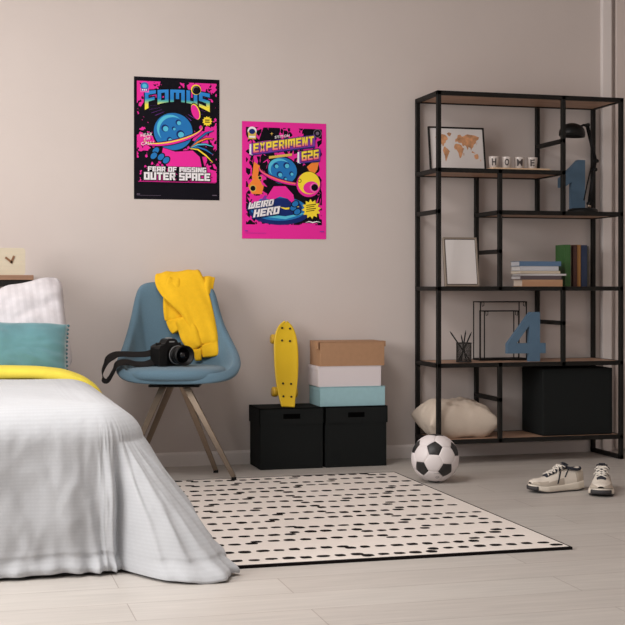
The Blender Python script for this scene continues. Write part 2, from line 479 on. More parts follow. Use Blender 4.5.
# ------------------------------------------------------------------ desk lamp
zt = top(2)
lp = thing('desk_lamp', 'black adjustable-arm desk lamp standing on the right shelf', 'lamp', (3.09, 6.12, zt))
b = MB(); b.lathe([(.076, 0), (.078, .004), (.076, .018), (.060, .024), (.012, .026), (.010, .027)], 36, M=T(.014, 0, 0))
b.build('base', M['black'], lp, bevel=0)
b = MB(); b.lathe([(.009, .020), (.009, .050), (.006, .052)], 16, M=T(.052, 0, 0)); b.build('base_joint', M['bronze'], lp)
P0 = Vector((.052, 0, .050)); P1 = Vector((.090, .0, .268)); P2 = Vector((.040, 0, .452))
for dy in (-.009, .009):
    b = MB(); b.tube([P0 + Vector((0, dy, 0)), P1 + Vector((-.006, dy, 0))], .0060, 8); b.build('lower_arm', M['black'], lp)
    b = MB(); b.tube([P1 + Vector((0, dy, -.01)), P2 + Vector((0, dy, 0))], .0055, 8); b.build('upper_arm', M['black'], lp)
b = MB(); b.tube([(.022, 0, .066), (.040, 0, .15), (.064, 0, .245)], .0035, 8); b.build('tension_rod', M['black'], lp)
b = MB()
pts = []
for k in range(90):
    tt = k / 89; c = Vector((.060, 0, .07)).lerp(Vector((.080, 0, .235)), tt)
    pts.append(c + Vector((cos(k * 1.4) * .0045, sin(k * 1.4) * .0045, 0)))
b.tube(pts, .0012, 5); b.build('spring', M['bolt'], lp)
b = MB()
for p in (P1, P2, P0, Vector((.082, 0, .225))):
    b = MB(); b.lathe([(.010, -.014), (.010, .014)], 14, M=T(*p) @ R(90, 'X')); b.build('joint', M['black'], lp)
b = MB(); b.tube([P2, (.018, 0, .452), (-.004, 0, .440)], .006, 8)
b.build('shade_bracket', M['black'], lp)
b = MB()
prof = []
for k in range(13):
    a = k / 12 * pi / 2; prof.append((max(.002, .067 * sin(a)), .052 * cos(a)))
prof += [(.066, -.016), (.062, -.016), (.060, 0)] + [(max(.002, .056 * sin((12 - k) / 12 * pi / 2)), .050 * cos((12 - k) / 12 * pi / 2)) for k in range(1, 13)]
b.lathe(prof, 32, M=T(-.045, 0, .408) @ R(4, 'Y'))
b.build('lamp_shade', M['black'], lp)

# ------------------------------------------------------------------ blue numbers
b = MB(); b.prism([(3.085, zt), (3.162, zt), (3.162, zt + .282), (3.122, zt + .282), (3.085, zt + .245), (3.02, zt + .185), (3.02, zt + .135), (3.05, zt + .142), (3.085, zt + .165)], 6.205, 6.235)
tag(b.build('decorative_number', M['blue_num'], bevel=.002), 'big blue wooden number 1 standing behind the desk lamp', 'number')
zt = top(4)
x0 = 2.652
def q(u, v): return (x0 + u * .206, zt + v * .247)
b = MB()
out = [(0,.165),(.57,.165),(.57,0),(.85,0),(.85,.165),(1,.165),(1,.37),(.85,.37),(.85,1),(.60,1),(0,.36)]
hole = [(.57,.37),(.235,.37),(.57,.735)]
# front and back faces as quads/tris around the triangular hole, then side walls
O = [q(*p) for p in out]; H = [q(*p) for p in hole]
V2 = O + H
tris = [(0,1,11,12),(0,12,10),(1,2,3,4),(1,4,7,11),(4,5,6,7),(11,7,8,13),(13,8,9),(13,9,10,12)]
YA, YC = 6.035, 6.065
n = len(V2)
b.add([(x, YA, z) for x, z in V2] + [(x, YC, z) for x, z in V2],
      tris + [tuple(i + n for i in reversed(f)) for f in tris] + [(i, (i+1) % 11, (i+1) % 11 + n, i + n) for i in range(11)] +
      [(11 + i, 11 + (i+1) % 3, 11 + (i+1) % 3 + n, 11 + i + n) for i in range(3)])
tag(b.build('decorative_number', M['blue_num'], weld=True), 'big blue wooden number 4 standing in front of the wire frames', 'number')

# ------------------------------------------------------------------ wire wall racks
def wire_box(label, x, y, w, h, d, rot):
    t = thing('wire_rack', label, 'wire shelf', (x, y, zt), radians(rot))
    r = .0032
    b = MB()
    def seg(a, c): b.tube([a, c], r, 6)
    for yy in (0, d):
        seg((0, yy, .008), (0, yy, h)); seg((w, yy, .008), (w, yy, h)); seg((-.003, yy, h), (w + .003, yy, h))
    for xx in (0, w): seg((xx, 0, h), (xx, d, h))
    b.build('wire_frame', M['black_metal'], t)
    b = MB(); b.box((-.004, -.004, .0005), (w + .004, d + .004, .010)); b.build('base_board', M['frame_black'], t)
    for xx, s in ((.006, 1), (w - .006, -1)):
        b = MB(); b.tube([(xx, -.002, h - .002), (xx + .013 * s, -.002, h - .004), (xx + .011 * s, -.002, h - .02), (xx + .003 * s, -.002, h - .024)], .002, 6, closed=True)
        b.build('hanging_eye', M['black_metal'], t)
wire_box('larger black wire frame shelf behind the blue number 4', 2.560, 6.165, .252, .297, .09, 0)
wire_box('smaller black wire frame shelf nested inside the larger wire frame', 2.590, 6.185, .188, .250, .06, 0)

# ------------------------------------------------------------------ pencil cup and pencils
px_, py_ = 2.428, 6.06
t = thing('pencil_cup', 'dark wire mesh pencil cup on the shelf left of the wire frames', 'pencil cup', (px_, py_, zt))
b = MB()
for k in range(40):
    for s in (1, -1):
        pts = [(.037 * cos(2*pi*k/40 + s * j * .22), .037 * sin(2*pi*k/40 + s * j * .22), .004 + j * .018) for j in range(6)]
        b.tube(pts, .0009, 4, caps=False)
b.build('mesh_wall', M['mesh_metal'], t)
for z_ in (.003, .095):
    b = MB(); b.tube([(.0375 * cos(2*pi*k/28), .0375 * sin(2*pi*k/28), z_) for k in range(28)], .0026, 8, closed=True); b.build('rim', M['mesh_metal'], t)
b = MB(); b.lathe([(.036, .001), (.036, .003)], 28); b.build('bottom', M['mesh_metal'], t)
for k, (ax, ay, L_, who) in enumerate(((.030, -.078, .155, 'leaning far left'), (.012, -.016, .138, 'second from the left'), (-.012, .012, .158, 'tallest upright, third from the left'), (-.022, .046, .150, 'leaning right'))):
    base = Vector((ax, (k - 1.5) * .007, .006)); d = Vector((ay - ax, 0, L_ - .006)); L_ = d.length; d.normalize()
    o = thing('pencil', 'black pencil %s in the mesh cup' % who, 'pencil', (px_ + base.x, py_ + base.y, zt + base.z), group='pencils in the mesh cup')
    b = MB(); b.tube([Vector((0, 0, 0)), d * (L_ - .014)], .0036, 6); b.build('shaft', M['black'], o)
    b = MB(); b.tube([d * (L_ - .014), d * L_], [.0036, .0008], 6); b.build('tip', M['mesh_metal'], o)

# ------------------------------------------------------------------ books
def book(label, lo, hi, cover, pages, group, axis, spine=None, rot=0):
    """axis 'flat': lying, spine towards the viewer; 'up': standing, spine towards the viewer"""
    cx, cy = (lo[0] + hi[0]) / 2, (lo[1] + hi[1]) / 2
    t = thing('book', label, 'book', (cx, cy, lo[2]), radians(rot), group)
    w, d, h = hi[0] - lo[0], hi[1] - lo[1], hi[2] - lo[2]
    cm = mat('cover_' + label.split()[0], cover, .55); pm = mat('pages_' + label.split()[0], pages, .85, var=.06, vscale=400)
    c = .0018
    b = MB()
    if axis == 'flat':
        b.box((-w/2, -d/2, 0), (w/2, d/2, c)); b.box((-w/2, -d/2, h - c), (w/2, d/2, h)); b.box((-w/2, -d/2, c), (w/2, -d/2 + c, h - c))
    else:
        b.box((-w/2, -d/2, 0), (-w/2 + c, d/2, h)); b.box((w/2 - c, -d/2, 0), (w/2, d/2, h)); b.box((-w/2 + c, -d/2, 0), (w/2 - c, -d/2 + c, h))
    b.build('cover', cm, t)
    b = MB()
    if axis == 'flat': b.box((-w/2 + .004, -d/2 + c, c), (w/2 - .004, d/2 - .003, h - c))
    else: b.box((-w/2 + c, -d/2 + c, .003), (w/2 - c, d/2 - .004, h - .004))
    b.build('pages', pm, t)
    if spine:
        b = MB(); b.box((-w/2 + .004, -d/2 - .0006, h * .18), (-w/2 + spine[0], -d/2, h * .82)); b.build('spine_label', mat('spine_label', spine[1], .6), t)
    return t
zt = top(3) + .0003
G = 'books lying in a stack on the shelf'
z_ = zt
spec = [('tan book at the bottom of the lying stack', 2.728, 2.948, .034, (184,142,110), (220,205,190), (.055,(206,168,138))),
        ('plum-grey book lying second from the bottom of the stack', 2.716, 2.942, .018, (92,80,84), (205,200,200), (.06,(190,180,190))),
        ('thin pale magazine sticking out right in the lying stack', 2.722, 2.968, .009, (205,200,200), (225,220,218), None),
        ('cream book lying below the white one in the stack', 2.714, 2.935, .013, (205,190,170), (225,215,200), (.05,(150,135,125))),
        ('white book lying second from the top of the stack', 2.716, 2.926, .022, (196,196,202), (228,224,222), None),
        ('blue book lying on top of the stack', 2.714, 2.940, .024, (88,116,148), (210,210,215), (.05,(190,195,205)))]
for i, (lab, xa, xb, h_, c_, p_, sp) in enumerate(spec):
    book(lab, (xa, 6.03, z_), (xb, 6.145, z_ + h_), rgb(*c_), rgb(*p_), G, 'flat', None, rot=(0, 1.2, -1.5, 2, 0, -.6)[i])
    z_ += h_ + .0012
G = 'books standing upright on the shelf'
for lab, xa, xb, h_, c_, y0 in (
        ('green thick book standing next to the lying stack', 2.986, 3.016, .212, (54,98,48), 6.08),
        ('grey-beige slim book standing between the green and brown ones', 3.0175, 3.036, .208, (150,142,128), 6.11),
        ('dark brown book standing right of the grey-beige one', 3.0375, 3.058, .211, (66,34,28), 6.09),
        ('ochre book standing between the brown and navy ones', 3.0595, 3.083, .213, (172,122,66), 6.10),
        ('navy blue book standing second from the right', 3.085, 3.117, .211, (34,48,76), 6.095),
        ('olive grey book standing at the right end beside the post', 3.1185, 3.139, .207, (92,92,80), 6.12)):
    book(lab, (xa, y0, zt), (xb, y0 + .11, zt + h_), rgb(*c_), rgb(215, 205, 190), G, 'up')

# ------------------------------------------------------------------ black storage cube on the bottom shelf
zt = top(5)
def storage_bin(label, x, y, z, w, d, h, lidh, name='storage_box', group=None):
    t = thing(name, label, 'storage box', (x, y, z), 0, group)
    b = MB(); b.box((.004, .004, 0), (w - .004, d - .004, h - .012)); b.build('box_body', M['black_box'], t, bevel=.003)
    if lidh:
        b = MB()
        zl, zh = h - lidh, h
        hx0, hx1 = w/2 - .042, w/2 + .042; hz0, hz1 = h - .052, h - .028
        # lid: top, sides, back and a front built round the handle slot
        b.box((0, 0, zh - .004), (w, d, zh)); b.box((0, 0, zl), (.004, d, zh)); b.box((w - .004, 0, zl), (w, d, zh)); b.box((0, d - .004, zl), (w, d, zh))
        b.box((0, 0, zl), (hx0, .004, zh)); b.box((hx1, 0, zl), (w, .004, zh)); b.box((hx0, 0, zl), (hx1, .004, hz0)); b.box((hx0, 0, hz1), (hx1, .004, zh))
        b.build('lid', M['black_box'], t)
        b = MB(); b.box((hx0 - .002, .0030, hz0 - .002), (hx1 + .002, .0045, hz1 + .002)); b.build('slot_shade_plate', M['slot'], t)  # near-black plate behind the opening, its shade put into the colour
    return t
st = thing('storage_cube', 'large matte black storage cube on the bottom shelf', 'storage box', (2.832, 6.012, zt + .0005))
b = MB(); b.box((0, 0, 0), (.385, .255, .336)); b.build('cube_body', M['black_box'], st, bevel=.006)

# ------------------------------------------------------------------ storage boxes by the wall and what stands on them
BY = 6.062
for x, lab in ((1.392, 'black lidded storage box under the yellow skateboard'), (1.7145, 'black lidded storage box under the stacked cartons')):
    storage_bin(lab, x, BY, 0, .317, .232, .292, .080, group='black boxes on the floor by the wall')
zt = .2925
def carton(label, x0, x1, y0, y1, z0, h, m, flap=False):
    t = thing('carton', label, 'cardboard box', ((x0+x1)/2, (y0+y1)/2, z0), 0, 'cartons stacked on the black boxes')
    w, d = (x1 - x0) / 2, (y1 - y0) / 2
    b = MB(); b.box((-w, -d, 0), (w, d, h - .0035)); b.build('box_body', m, t, bevel=.0015)
    b = MB(); b.box((-w - .0012, -d - .0012, h - .003), (w + .0012, d + .0012, h))
    b.box((-w - .0022, -d + .004, h - (.032 if flap else .02)), (-w - .0002, d - .004, h - .003))
    if flap:
        b.box((-w - .014, -d - .002, h - .036), (-w - .009, -d + .05, h + .001)); b.box((w + .001, -d - .002, h - .026), (w + .006, -d + .05, h + .001))
    b.build('lid', m, t, bevel=.001)
    return t
carton('pale teal cardboard box at the bottom of the stack', 1.697, 2.026, 6.084, 6.285, zt, .094, M['card_teal'])
carton('white cardboard box between the teal and brown ones', 1.690, 2.008, 6.092, 6.285, zt + .0945, .099, M['card_white'])
carton('brown kraft cardboard box on top of the stack', 1.700, 2.026, 6.094, 6.285, zt + .194, .119, M['kraft'], True)

# skateboard leaning against the wall
sk = thing('skateboard', 'small yellow plastic skateboard standing upright on the left black box', 'skateboard', (1.536, 6.092, zt + .002), radians(3))
L = R(4.6, 'Y') @ R(-19, 'X') @ Matrix.Scale(.985, 4)
b = MB()
prof = [(0, .031), (.004, .0345), (.03, .038), (.06, .045), (.10, .053), (.17, .0605), (.25, .0645), (.32, .063), (.355, .0585), (.385, .050), (.405, .040), (.418, .029), (.426, .017), (.429, .008), (.430, .002)]
def skp(i, j):
    z, hw = prof[i]
    a = (j / 10 - .5) * 2
    y = -.004 * (abs(a) ** 3) + (.0 if z > .05 else -.014 * ((.05 - z) / .05) ** 1.5) + (0 if z < .36 else -.010 * ((z - .36) / .08) ** 1.5)
    return (a * hw, y, z)
b.M = L; b.grid(skp, len(prof), 11)
b.build('deck', M['yellow_plastic'], sk, solid=-.010, subsurf=1)
for zz in (.052, .117, .337, .400):
    for xx in (-.0205, .0205):
        b = MB(); b.M = L; b.lathe([(.0052, 0), (.0052, .004), (.001, .0045)], 10, M=T(xx, -.001 - (.005 if zz > .39 else 0), zz) @ R(90, 'X')); b.build('bolt', M['black'], sk)
for zz in (.085, .355):
    b = MB(); b.M = L
    b.box((-.018, .008, zz - .022), (.018, .016, zz + .022))
    b.tube([(0, .012, zz), (0, .038, zz)], [.012, .008], 10)
    b.tube([(-.036, .042, zz), (.036, .042, zz)], .006, 10)
    tr = b.build('truck', M['axle'], sk)
    for sx in (-1, 1):
        b = MB(); b.M = L
        b.lathe([(.010, -.014), (.021, -.014), (.0245, -.008), (.0245, .008), (.021, .014), (.010, .014)], 24, M=T(sx * .050, .042, zz) @ R(90, 'Y'))
        b.build('wheel', M['yellow_wheel'], sk)

# ------------------------------------------------------------------ pillows
def pillow_mesh(w, h, t, seed, ear=.06, wr=.008, n=36, cor=0, sag=0):
    """closed cushion in local x (width), z (height), y thickness"""
    b = MB(); uvs = []
    def P(i, j, side):
        a = i / (n - 1) * 2 - 1; c = j / (n - 1) * 2 - 1
        k = 1 - ear * (1 - abs(c) ** 2.0) * (abs(a) ** 3); l = 1 - ear * (1 - abs(a) ** 2.0) * (abs(c) ** 3)
        q_ = 1 - cor * abs(a) ** 7 * abs(c) ** 7; x = a * w / 2 * k * q_; z = c * h / 2 * l * q_ + sag * a * max(0, c)
        th = t / 2 * (max(0, 1 - a ** 4) ** .62) * (max(0, 1 - c ** 4) ** .62)
        nz = noise.noise(Vector((a * 2.4, c * 2.4, seed + side * 5))) + .5 * noise.noise(Vector((a * 6, c * 5, seed + 9)))
        edge = 1 - (1 - abs(a)) * (1 - abs(c))
        fold = wr * noise.noise(Vector((math.atan2(c, a) * 3.5, seed, 0))) * edge
        th = max(0, th + (nz * wr + fold) * (1 if th > .004 else 0))
        return (x, side * th, z)
    for side in (-1, 1):
        b.grid(lambda i, j: P(i, j, side), n, n)
    return b
def place_uv(o, fx, fy):
    me = o.data; uv = me.uv_layers.new(name='UVMap')
    for l in me.loops:
        c = me.vertices[l.vertex_index].co
        uv.data[l.index].uv = (fx(c), fy(c))
t = tag(pillow_mesh(.385, .265, .19, 4, ear=.09, wr=.012).build('cushion', M['cream'], weld=True), 'cream linen cushion lying on the bottom shelf', 'cushion')
t.location = (2.412, 6.132, top(5) + .086); t.rotation_euler = (radians(-84), radians(1), radians(3))

def lean(o, x, y, z, back, yaw, roll=0):
    o.matrix_world = T(x, y, z) @ R(yaw, 'Z') @ R(-back, 'X') @ R(roll, 'Y')
# white bed pillows and the teal cushion
def bed_pillow(label, x, y, z, back, yaw, roll, w=.64, h=.42, seed=3):
    o = pillow_mesh(w, h, .17, seed, ear=.05, wr=.022, cor=.10, sag=.035).build('pillow', M['pillow'], weld=True)
    place_uv(o, lambda c: c.z, lambda c: c.x)
    tag(o, label, 'pillow', 'white pillows on the bed'); lean(o, x, y, z, back, yaw, roll); return o
bed_pillow('white striped pillow leaning behind the teal cushion', .165, 5.80, .668, 22, -6, -8, seed=3)
bed_pillow('white pillow at the left edge of the bed, mostly out of frame', -.52, 5.78, .69, 24, 3, 3, seed=8)
tc_ = pillow_mesh(.50, .25, .125, 12, ear=.03, wr=.008)
ctop = thing('cushion', 'teal velvet cushion with beaded edge on the bed', 'cushion')
o = tc_.build('cushion_cover', M['teal_velvet'], ctop, weld=True)
for k in range(14):
    z_ = -.118 + k * .236 / 13
    for sx in (-1, 1):
        xx = sx * (.25 * (1 - .03 * (1 - (z_ / .125) ** 2)) + .0005)
        b = MB(); b.lathe([(.001, -.006), (.0052, -.003), (.0062, 0), (.0052, .003), (.001, .006)], 8, M=T(xx, 0, z_)); b.build('bead', M['pom'], ctop)
lean(ctop, .208, 5.595, .608, 24, 0, 2.5)

# ------------------------------------------------------------------ bed
bed = thing('bed', 'double bed under the white duvet, head towards the wall', 'bed', (-.25, 5.0, 0))
b = MB(); b.box((-.76, -.86, .04), (.76, .92, .26)); b.build('bed_base', M['frame_black'], bed, bevel=.01)
b = MB(); b.box((-.76, -.86, .262), (.76, .92, .47)); b.build('mattress', M['mattress'], bed, bevel=.04, seg=4)
b = MB()
for sx in (-.7, .7):
    for sy in (-.8, .85): b.box((sx - .03, sy - .03, 0), (sx + .03, sy + .03, .04))
b.build('bed_feet', M['frame_black'], bed)

def smooth(t): t = max(0, min(1, t)); return t * t * (3 - 2 * t)
# duvet: rings along the perimeter, from the middle of the bed to the hem
CX, BX1, FY, CR = -.25, .54, 4.06, .12
per = []      # (base xy, normal angle, offset of the hem, corner weight, arclength)
s_ = 0
def addp(x, y, ang, off, cw):
    global s_
    if per: s_ += sqrt((per[-1][0] - x) ** 2 + (per[-1][1] - y) ** 2) + (.02 if cw > .5 else 0)
    per.append((x, y, ang, off, cw, s_))
NS = 44
half = []
for i in range(NS):
    y = 5.62 - (5.62 - (FY + CR)) * i / NS
    d = y - (FY + CR)
    half.append((BX1, y, 0., .08 + .19 * exp(-(d / .22) ** 2), exp(-(d / .3) ** 2)))
NC = 72
OFT = [(0,.27),(.28,.30),(.41,.355),(.53,.385),(.61,.36),(.69,.287),(.75,.075),(1,.055)]
def oft(f):
    for (a0, v0), (a1, v1) in zip(OFT, OFT[1:]):
        if f <= a1: return v0 + (v1 - v0) * smooth((f - a0) / (a1 - a0))
    return OFT[-1][1]
for i in range(NC + 1):
    a = -pi / 2 * i / NC
    f = i / NC
    off = oft(f)
    half.append((BX1 - CR + CR * cos(a), FY + CR + CR * sin(a), a, off, 1.))
NF = 60
for i in range(1, NF + 1):
    x = BX1 - CR - (BX1 - CR - CX) * i / NF
    d = (BX1 - CR) - x
    off = .055 + .012 * sin(x * 14) + .01 * sin(x * 5 + 1)
    half.append((x, FY, -pi / 2, off, exp(-(d / .07) ** 2)))
for h_ in half: addp(*h_)
for (x, y, a, off, cw) in reversed(half[:-1]): addp(2 * CX - x, y, -pi - a, off, cw)
TT = [0, .25, .5, .72, .88]                              # the flat top, from the middle
NP = 58
def duv(i, j):
    x, y, a, off, cw, s = per[i]
    nx, ny = cos(a), sin(a)
    if j < len(TT):
        k = TT[j]; ix, iy = x - nx * .12, y - ny * .12
        cy = max(4.75, min(5.62, y)); cx = CX
        if y > 4.75: cy = y
        X_ = cx + (ix - cx) * k; Y_ = cy + (iy - cy) * k
        z = .512 + .008 * noise.noise(Vector((X_ * 4, Y_ * 4, 0))) - .006 * k
        return (X_, Y_, z)
    t = (j - len(TT)) / (NP - 1)
    # profile
    bulge = .015
    if t < .25:
        ph = t / .25 * pi / 2
        o = -.12 + .155 * sin(ph); z = .506 - .115 * (1 - cos(ph))
    else:
        g = (t - .25) / .75
        o = .035 + (off - .035) * (g ** (1.1 - .08 * cw))
        z = .391 * (1 - g) + .006
    g = max(0, (t - .12) / .88)
    # hanging folds
    A = .020 * smooth(g * 1.3) * (1 - .5 * cw)
    ss = s + .05 * g * sin(s * 3)
    w_ = sin(ss * 17 + .8 * sin(ss * 6)) * .38 + sin(ss * 31 + 2) * .16 + noise.noise(Vector((ss * 5.5, g * .9, 1))) * 1.1
    o += A * w_
    # diagonal pleats radiating from the corner
    if cw > .25:
        o += .012 * cw * smooth(g * 1.4) * sin((a * 9) + g * 2.2) + .020 * cw * g * noise.noise(Vector((a * 4, g * 3, 3)))
    # the deep crease where the corner folds over
    aa = a if a > -pi / 2 else -pi - a
    o -= .030 * smooth(g * 1.6) * exp(-((aa + 1.20) / .07) ** 2)
    # finer crumples
    rg_ = 1 - abs(noise.noise(Vector((ss * 8 + g * 1.2, g * 1.3, 5)))) * 3.2
    o += .009 * smooth(g * 2) * max(-.5, rg_)
    rg2 = 1 - abs(noise.noise(Vector((ss * 17 - g, g * 3, 9)))) * 3.4
    o += .0035 * max(-.5, rg2) * smooth(g * 3 + .2)
    z += .010 * g * noise.noise(Vector((s * 8, g * 2.5, 7)))
    # stitched hem: a pinch above the edge
    hz_ = exp(-((t - .90) / .011) ** 2)
    o += .005 * smooth((t - .86) / .03) - .012 * hz_
    if t > .93: o += .010 * sin((t - .93) / .07 * pi)
    # the hem crumples as it meets the floor
    o += .010 * smooth((t - .85) / .15) * sin(s * 44 + 3 * sin(s * 9))
    z = max(z, .007 + .004 * (1 - t))
    return (x + nx * o, y + ny * o, z)
b = MB()
nj = len(TT) + NP
b.grid(duv, len(per), nj)
dv = b.build('duvet', M['duvet'], solid=.012)
me = dv.data
uvl = me.uv_layers.new(name='UVMap')
rowlen = [0]
for j in range(1, nj): rowlen.append(rowlen[-1] + ((.2) if j < len(TT) else .62 / NP))
for l in me.loops:
    vi = l.vertex_index; uvl.data[l.index].uv = (per[vi // nj][5], rowlen[vi % nj])
md = dv.modifiers.new('u', 'SUBSURF'); md.levels = 1; md.render_levels = 1
tag(dv, 'white satin-stripe duvet draped over the bed down to the floor', 'duvet')

# yellow blanket edge folded across the bed
b = MB()
pth = [(-1.12, .36), (-1.09, .46), (-1.0, .530), (-.7, .543), (-.3, .544), (0, .544), (.2, .543), (.32, .540), (.42, .527), (.49, .502), (.535, .470), (.562, .425), (.574, .38)]
pts = []
for i in range(len(pth) * 3):
    f = i / (len(pth) * 3 - 1) * (len(pth) - 1); k = min(int(f), len(pth) - 2); f -= k
    x = pth[k][0] * (1 - f) + pth[k + 1][0] * f; z = pth[k][1] * (1 - f) + pth[k + 1][1] * f
    pts.append((x, 5.40 + .008 * sin(x * 9), z - .014))
ups = []
for i in range(len(pts)):
    a = Vector(pts[min(i + 1, len(pts) - 1)]) - Vector(pts[max(i - 1, 0)])
    ups.append(Vector((-a.z, 0, a.x)).normalized())
b.tube(pts, 0, 20, sq=[(.110, .026 + .002 * noise.noise(Vector((p[0] * 5, 0, 0)))) for p in pts], up=ups)
tag(b.build('blanket', M['yellow_blanket'], subsurf=1), 'yellow blanket folded across the bed below the cushions', 'blanket')

# ------------------------------------------------------------------ table behind the bed, clock
tb = thing('console_table', 'wooden console table with black metal frame behind the bed pillows', 'table', (-.2, 6.12, 0))
b = MB(); b.box((-.6, -.155, .902), (.537, .16, .924)); b.build('table_top', M['table_wood'], tb, bevel=.002)
b = MB()
for y0 in (-.15, .125): b.box((-.595, y0, .872), (.532, y0 + .03, .902))
for x0_ in (-.595, .502): b.box((x0_, -.12, .872), (x0_ + .03, .125, .902))
b.build('apron_frame', M['black_metal'], tb)
for x0_ in (-.595, .487):
    for y0 in (-.15, .125):
        b = MB(); b.box((x0_, y0, 0), (x0_ + .045, y0 + .03, .872)); b.build('leg', M['black_metal'], tb)
ck = thing('desk_clock', 'square pale wooden clock with two brown hands on the table', 'clock', (.242, 6.03, .9245))
b = MB()
out = []
for cx_, cz_, a0 in ((.047, .107, 0), (-.047, .107, 90), (-.047, .014, 180), (.047, .014, 270)):
    for k in range(7):
        a = radians(a0 + k * 15); out.append((cx_ + .014 * cos(a), cz_ + .014 * sin(a)))
b.prism(out, -.016, .016); b.build('clock_body', M['clock_wood'], ck, bevel=.0015)
for ang, L_ in ((-52, .034), (22, .030)):
    b = MB(); b.M = T(0, -.0185, .058) @ R(ang, 'Y')
    b.prism([(-.0045, -.006), (.0045, -.006), (.0045, L_), (-.0045, L_)], -.0015, .0015)
    b.build('clock_hand', M['brown_wood'], ck)
b = MB()
for k in range(12):
    a = 2 * pi * k / 12; rr_ = .043
    b.lathe([(.0014, 0), (.0014, .0006)], 8, M=T(rr_ * sin(a), -.016, .060 + rr_ * cos(a)) @ R(90, 'X'))
b.build('hour_marks', M['tray_wood'], ck)

# ------------------------------------------------------------------ chair  (local x right, y away from the viewer)
CHX, CHY = .972, 5.947
ch = thing('shell_chair', 'blue-grey upholstered bucket chair on four bronze metal legs', 'chair', (CHX, CHY, 0), -TH)
rim = [(0,.235,.899),(.07,.234,.900),(.125,.228,.898),(.168,.216,.886),(.187,.200,.845),(.195,.180,.785),(.214,.150,.71),(.242,.105,.645),(.270,.04,.590),(.286,-.04,.548),(.285,-.11,.517),(.262,-.175,.490),(.215,-.222,.474),(.15,-.243,.466),(.08,-.250,.464),(0,-.252,.464)]
rim = [(x, y, z) for x, y, z in rim]
full = rim + [(-x, y, z) for x, y, z in reversed(rim[1:-1])]
NT = 12
def shell(i, j):
    r_ = Vector(full[i]); t = j / (NT - 1)
    hgt = (r_.z - .46) / .44
    P0_ = Vector((0, -.02, .468)); r_.x -= (r_.z - .55) * .07
    if r_.x < 0: r_.x *= 1 - .13 * smooth((.72 - r_.z) / .15)
    ang = math.atan2(r_.y + .02, r_.x)
    P1_ = Vector((r_.x * .93 * (1 - .12 * (hgt > .5)), (-.02 + (r_.y + .02) * .86), .463 + .02 * hgt))
    P1_.y = min(P1_.y, .185)
    bz = P0_ * (1 - t) ** 3 + P1_ * (3 * (1 - t) ** 2 * t * .62 + 3 * (1 - t) * t * t * 1.0 + 3 * (1 - t) ** 2 * t * .38) * 1 + r_ * t ** 3
    return tuple(bz)
b = MB(); b.grid(shell, len(full), NT, cu=True)
b.build('shell', M['blue_fabric'], ch, weld=True, solid=.042, subsurf=2)
for md in ch.children[0].modifiers:
    if md.type == 'SOLIDIFY': md.offset = 0
b = MB()
NA, NR = 40, 9
def pad(i, j):
    a = 2 * pi * i / NA; ca, sa = cos(a), sin(a)
    e = .72
    X_ = .240 * math.copysign(abs(ca) ** e, ca); Y_ = .212 * math.copysign(abs(sa) ** e, sa)
    prof_ = [(0, .514), (.5, .514), (.80, .512), (.93, .506), (.99, .494), (1.0, .478), (.985, .462), (.9, .452), (.0, .450)]
    k, z = prof_[j]
    X_ = X_ * (.92 if X_ < 0 else 1); return (X_ * k, -.055 + Y_ * k, z + .004 * (1 - abs(sa)) * 0)
b.grid(pad, NA, NR, cu=True)
b.build('seat_pad', M['blue_fabric'], ch, weld=True, subsurf=1)
b = MB(); b.box((-.115, -.085, .418), (.115, .085, .428)); b.box((-.09, -.05, .428), (.09, .05, .452))
b.build('mounting_plate', M['black'], ch, bevel=.003)
def loc_chair(x, y):
    dx, dy = x - CHX, y - CHY
    return dx * CS - dy * SN, dx * SN + dy * CS
for (wx, wy, zf, tx, ty) in ((1.200, 5.738, .0095, .052, -.04), (1.178, 6.045, 0, .024, .05), (.718, 5.872, 0, -.052, -.04), (.815, 6.131, 0, -.024, .05)):
    lx, ly = loc_chair(wx, wy)
    b = MB(); b.tube([(tx, ty, .419), (lx, ly, zf + .012)], 0, 4, sq=[(.0150, .012), (.0105, .0085)], up=(0, 1, 0))
    lg = b.build('leg', M['bronze'], ch, bevel=.002)
    b = MB(); b.box((lx - .011, ly - .009, zf), (lx + .011, ly + .009, zf + .0125)); b.build('foot_glide', M['black'], lg)

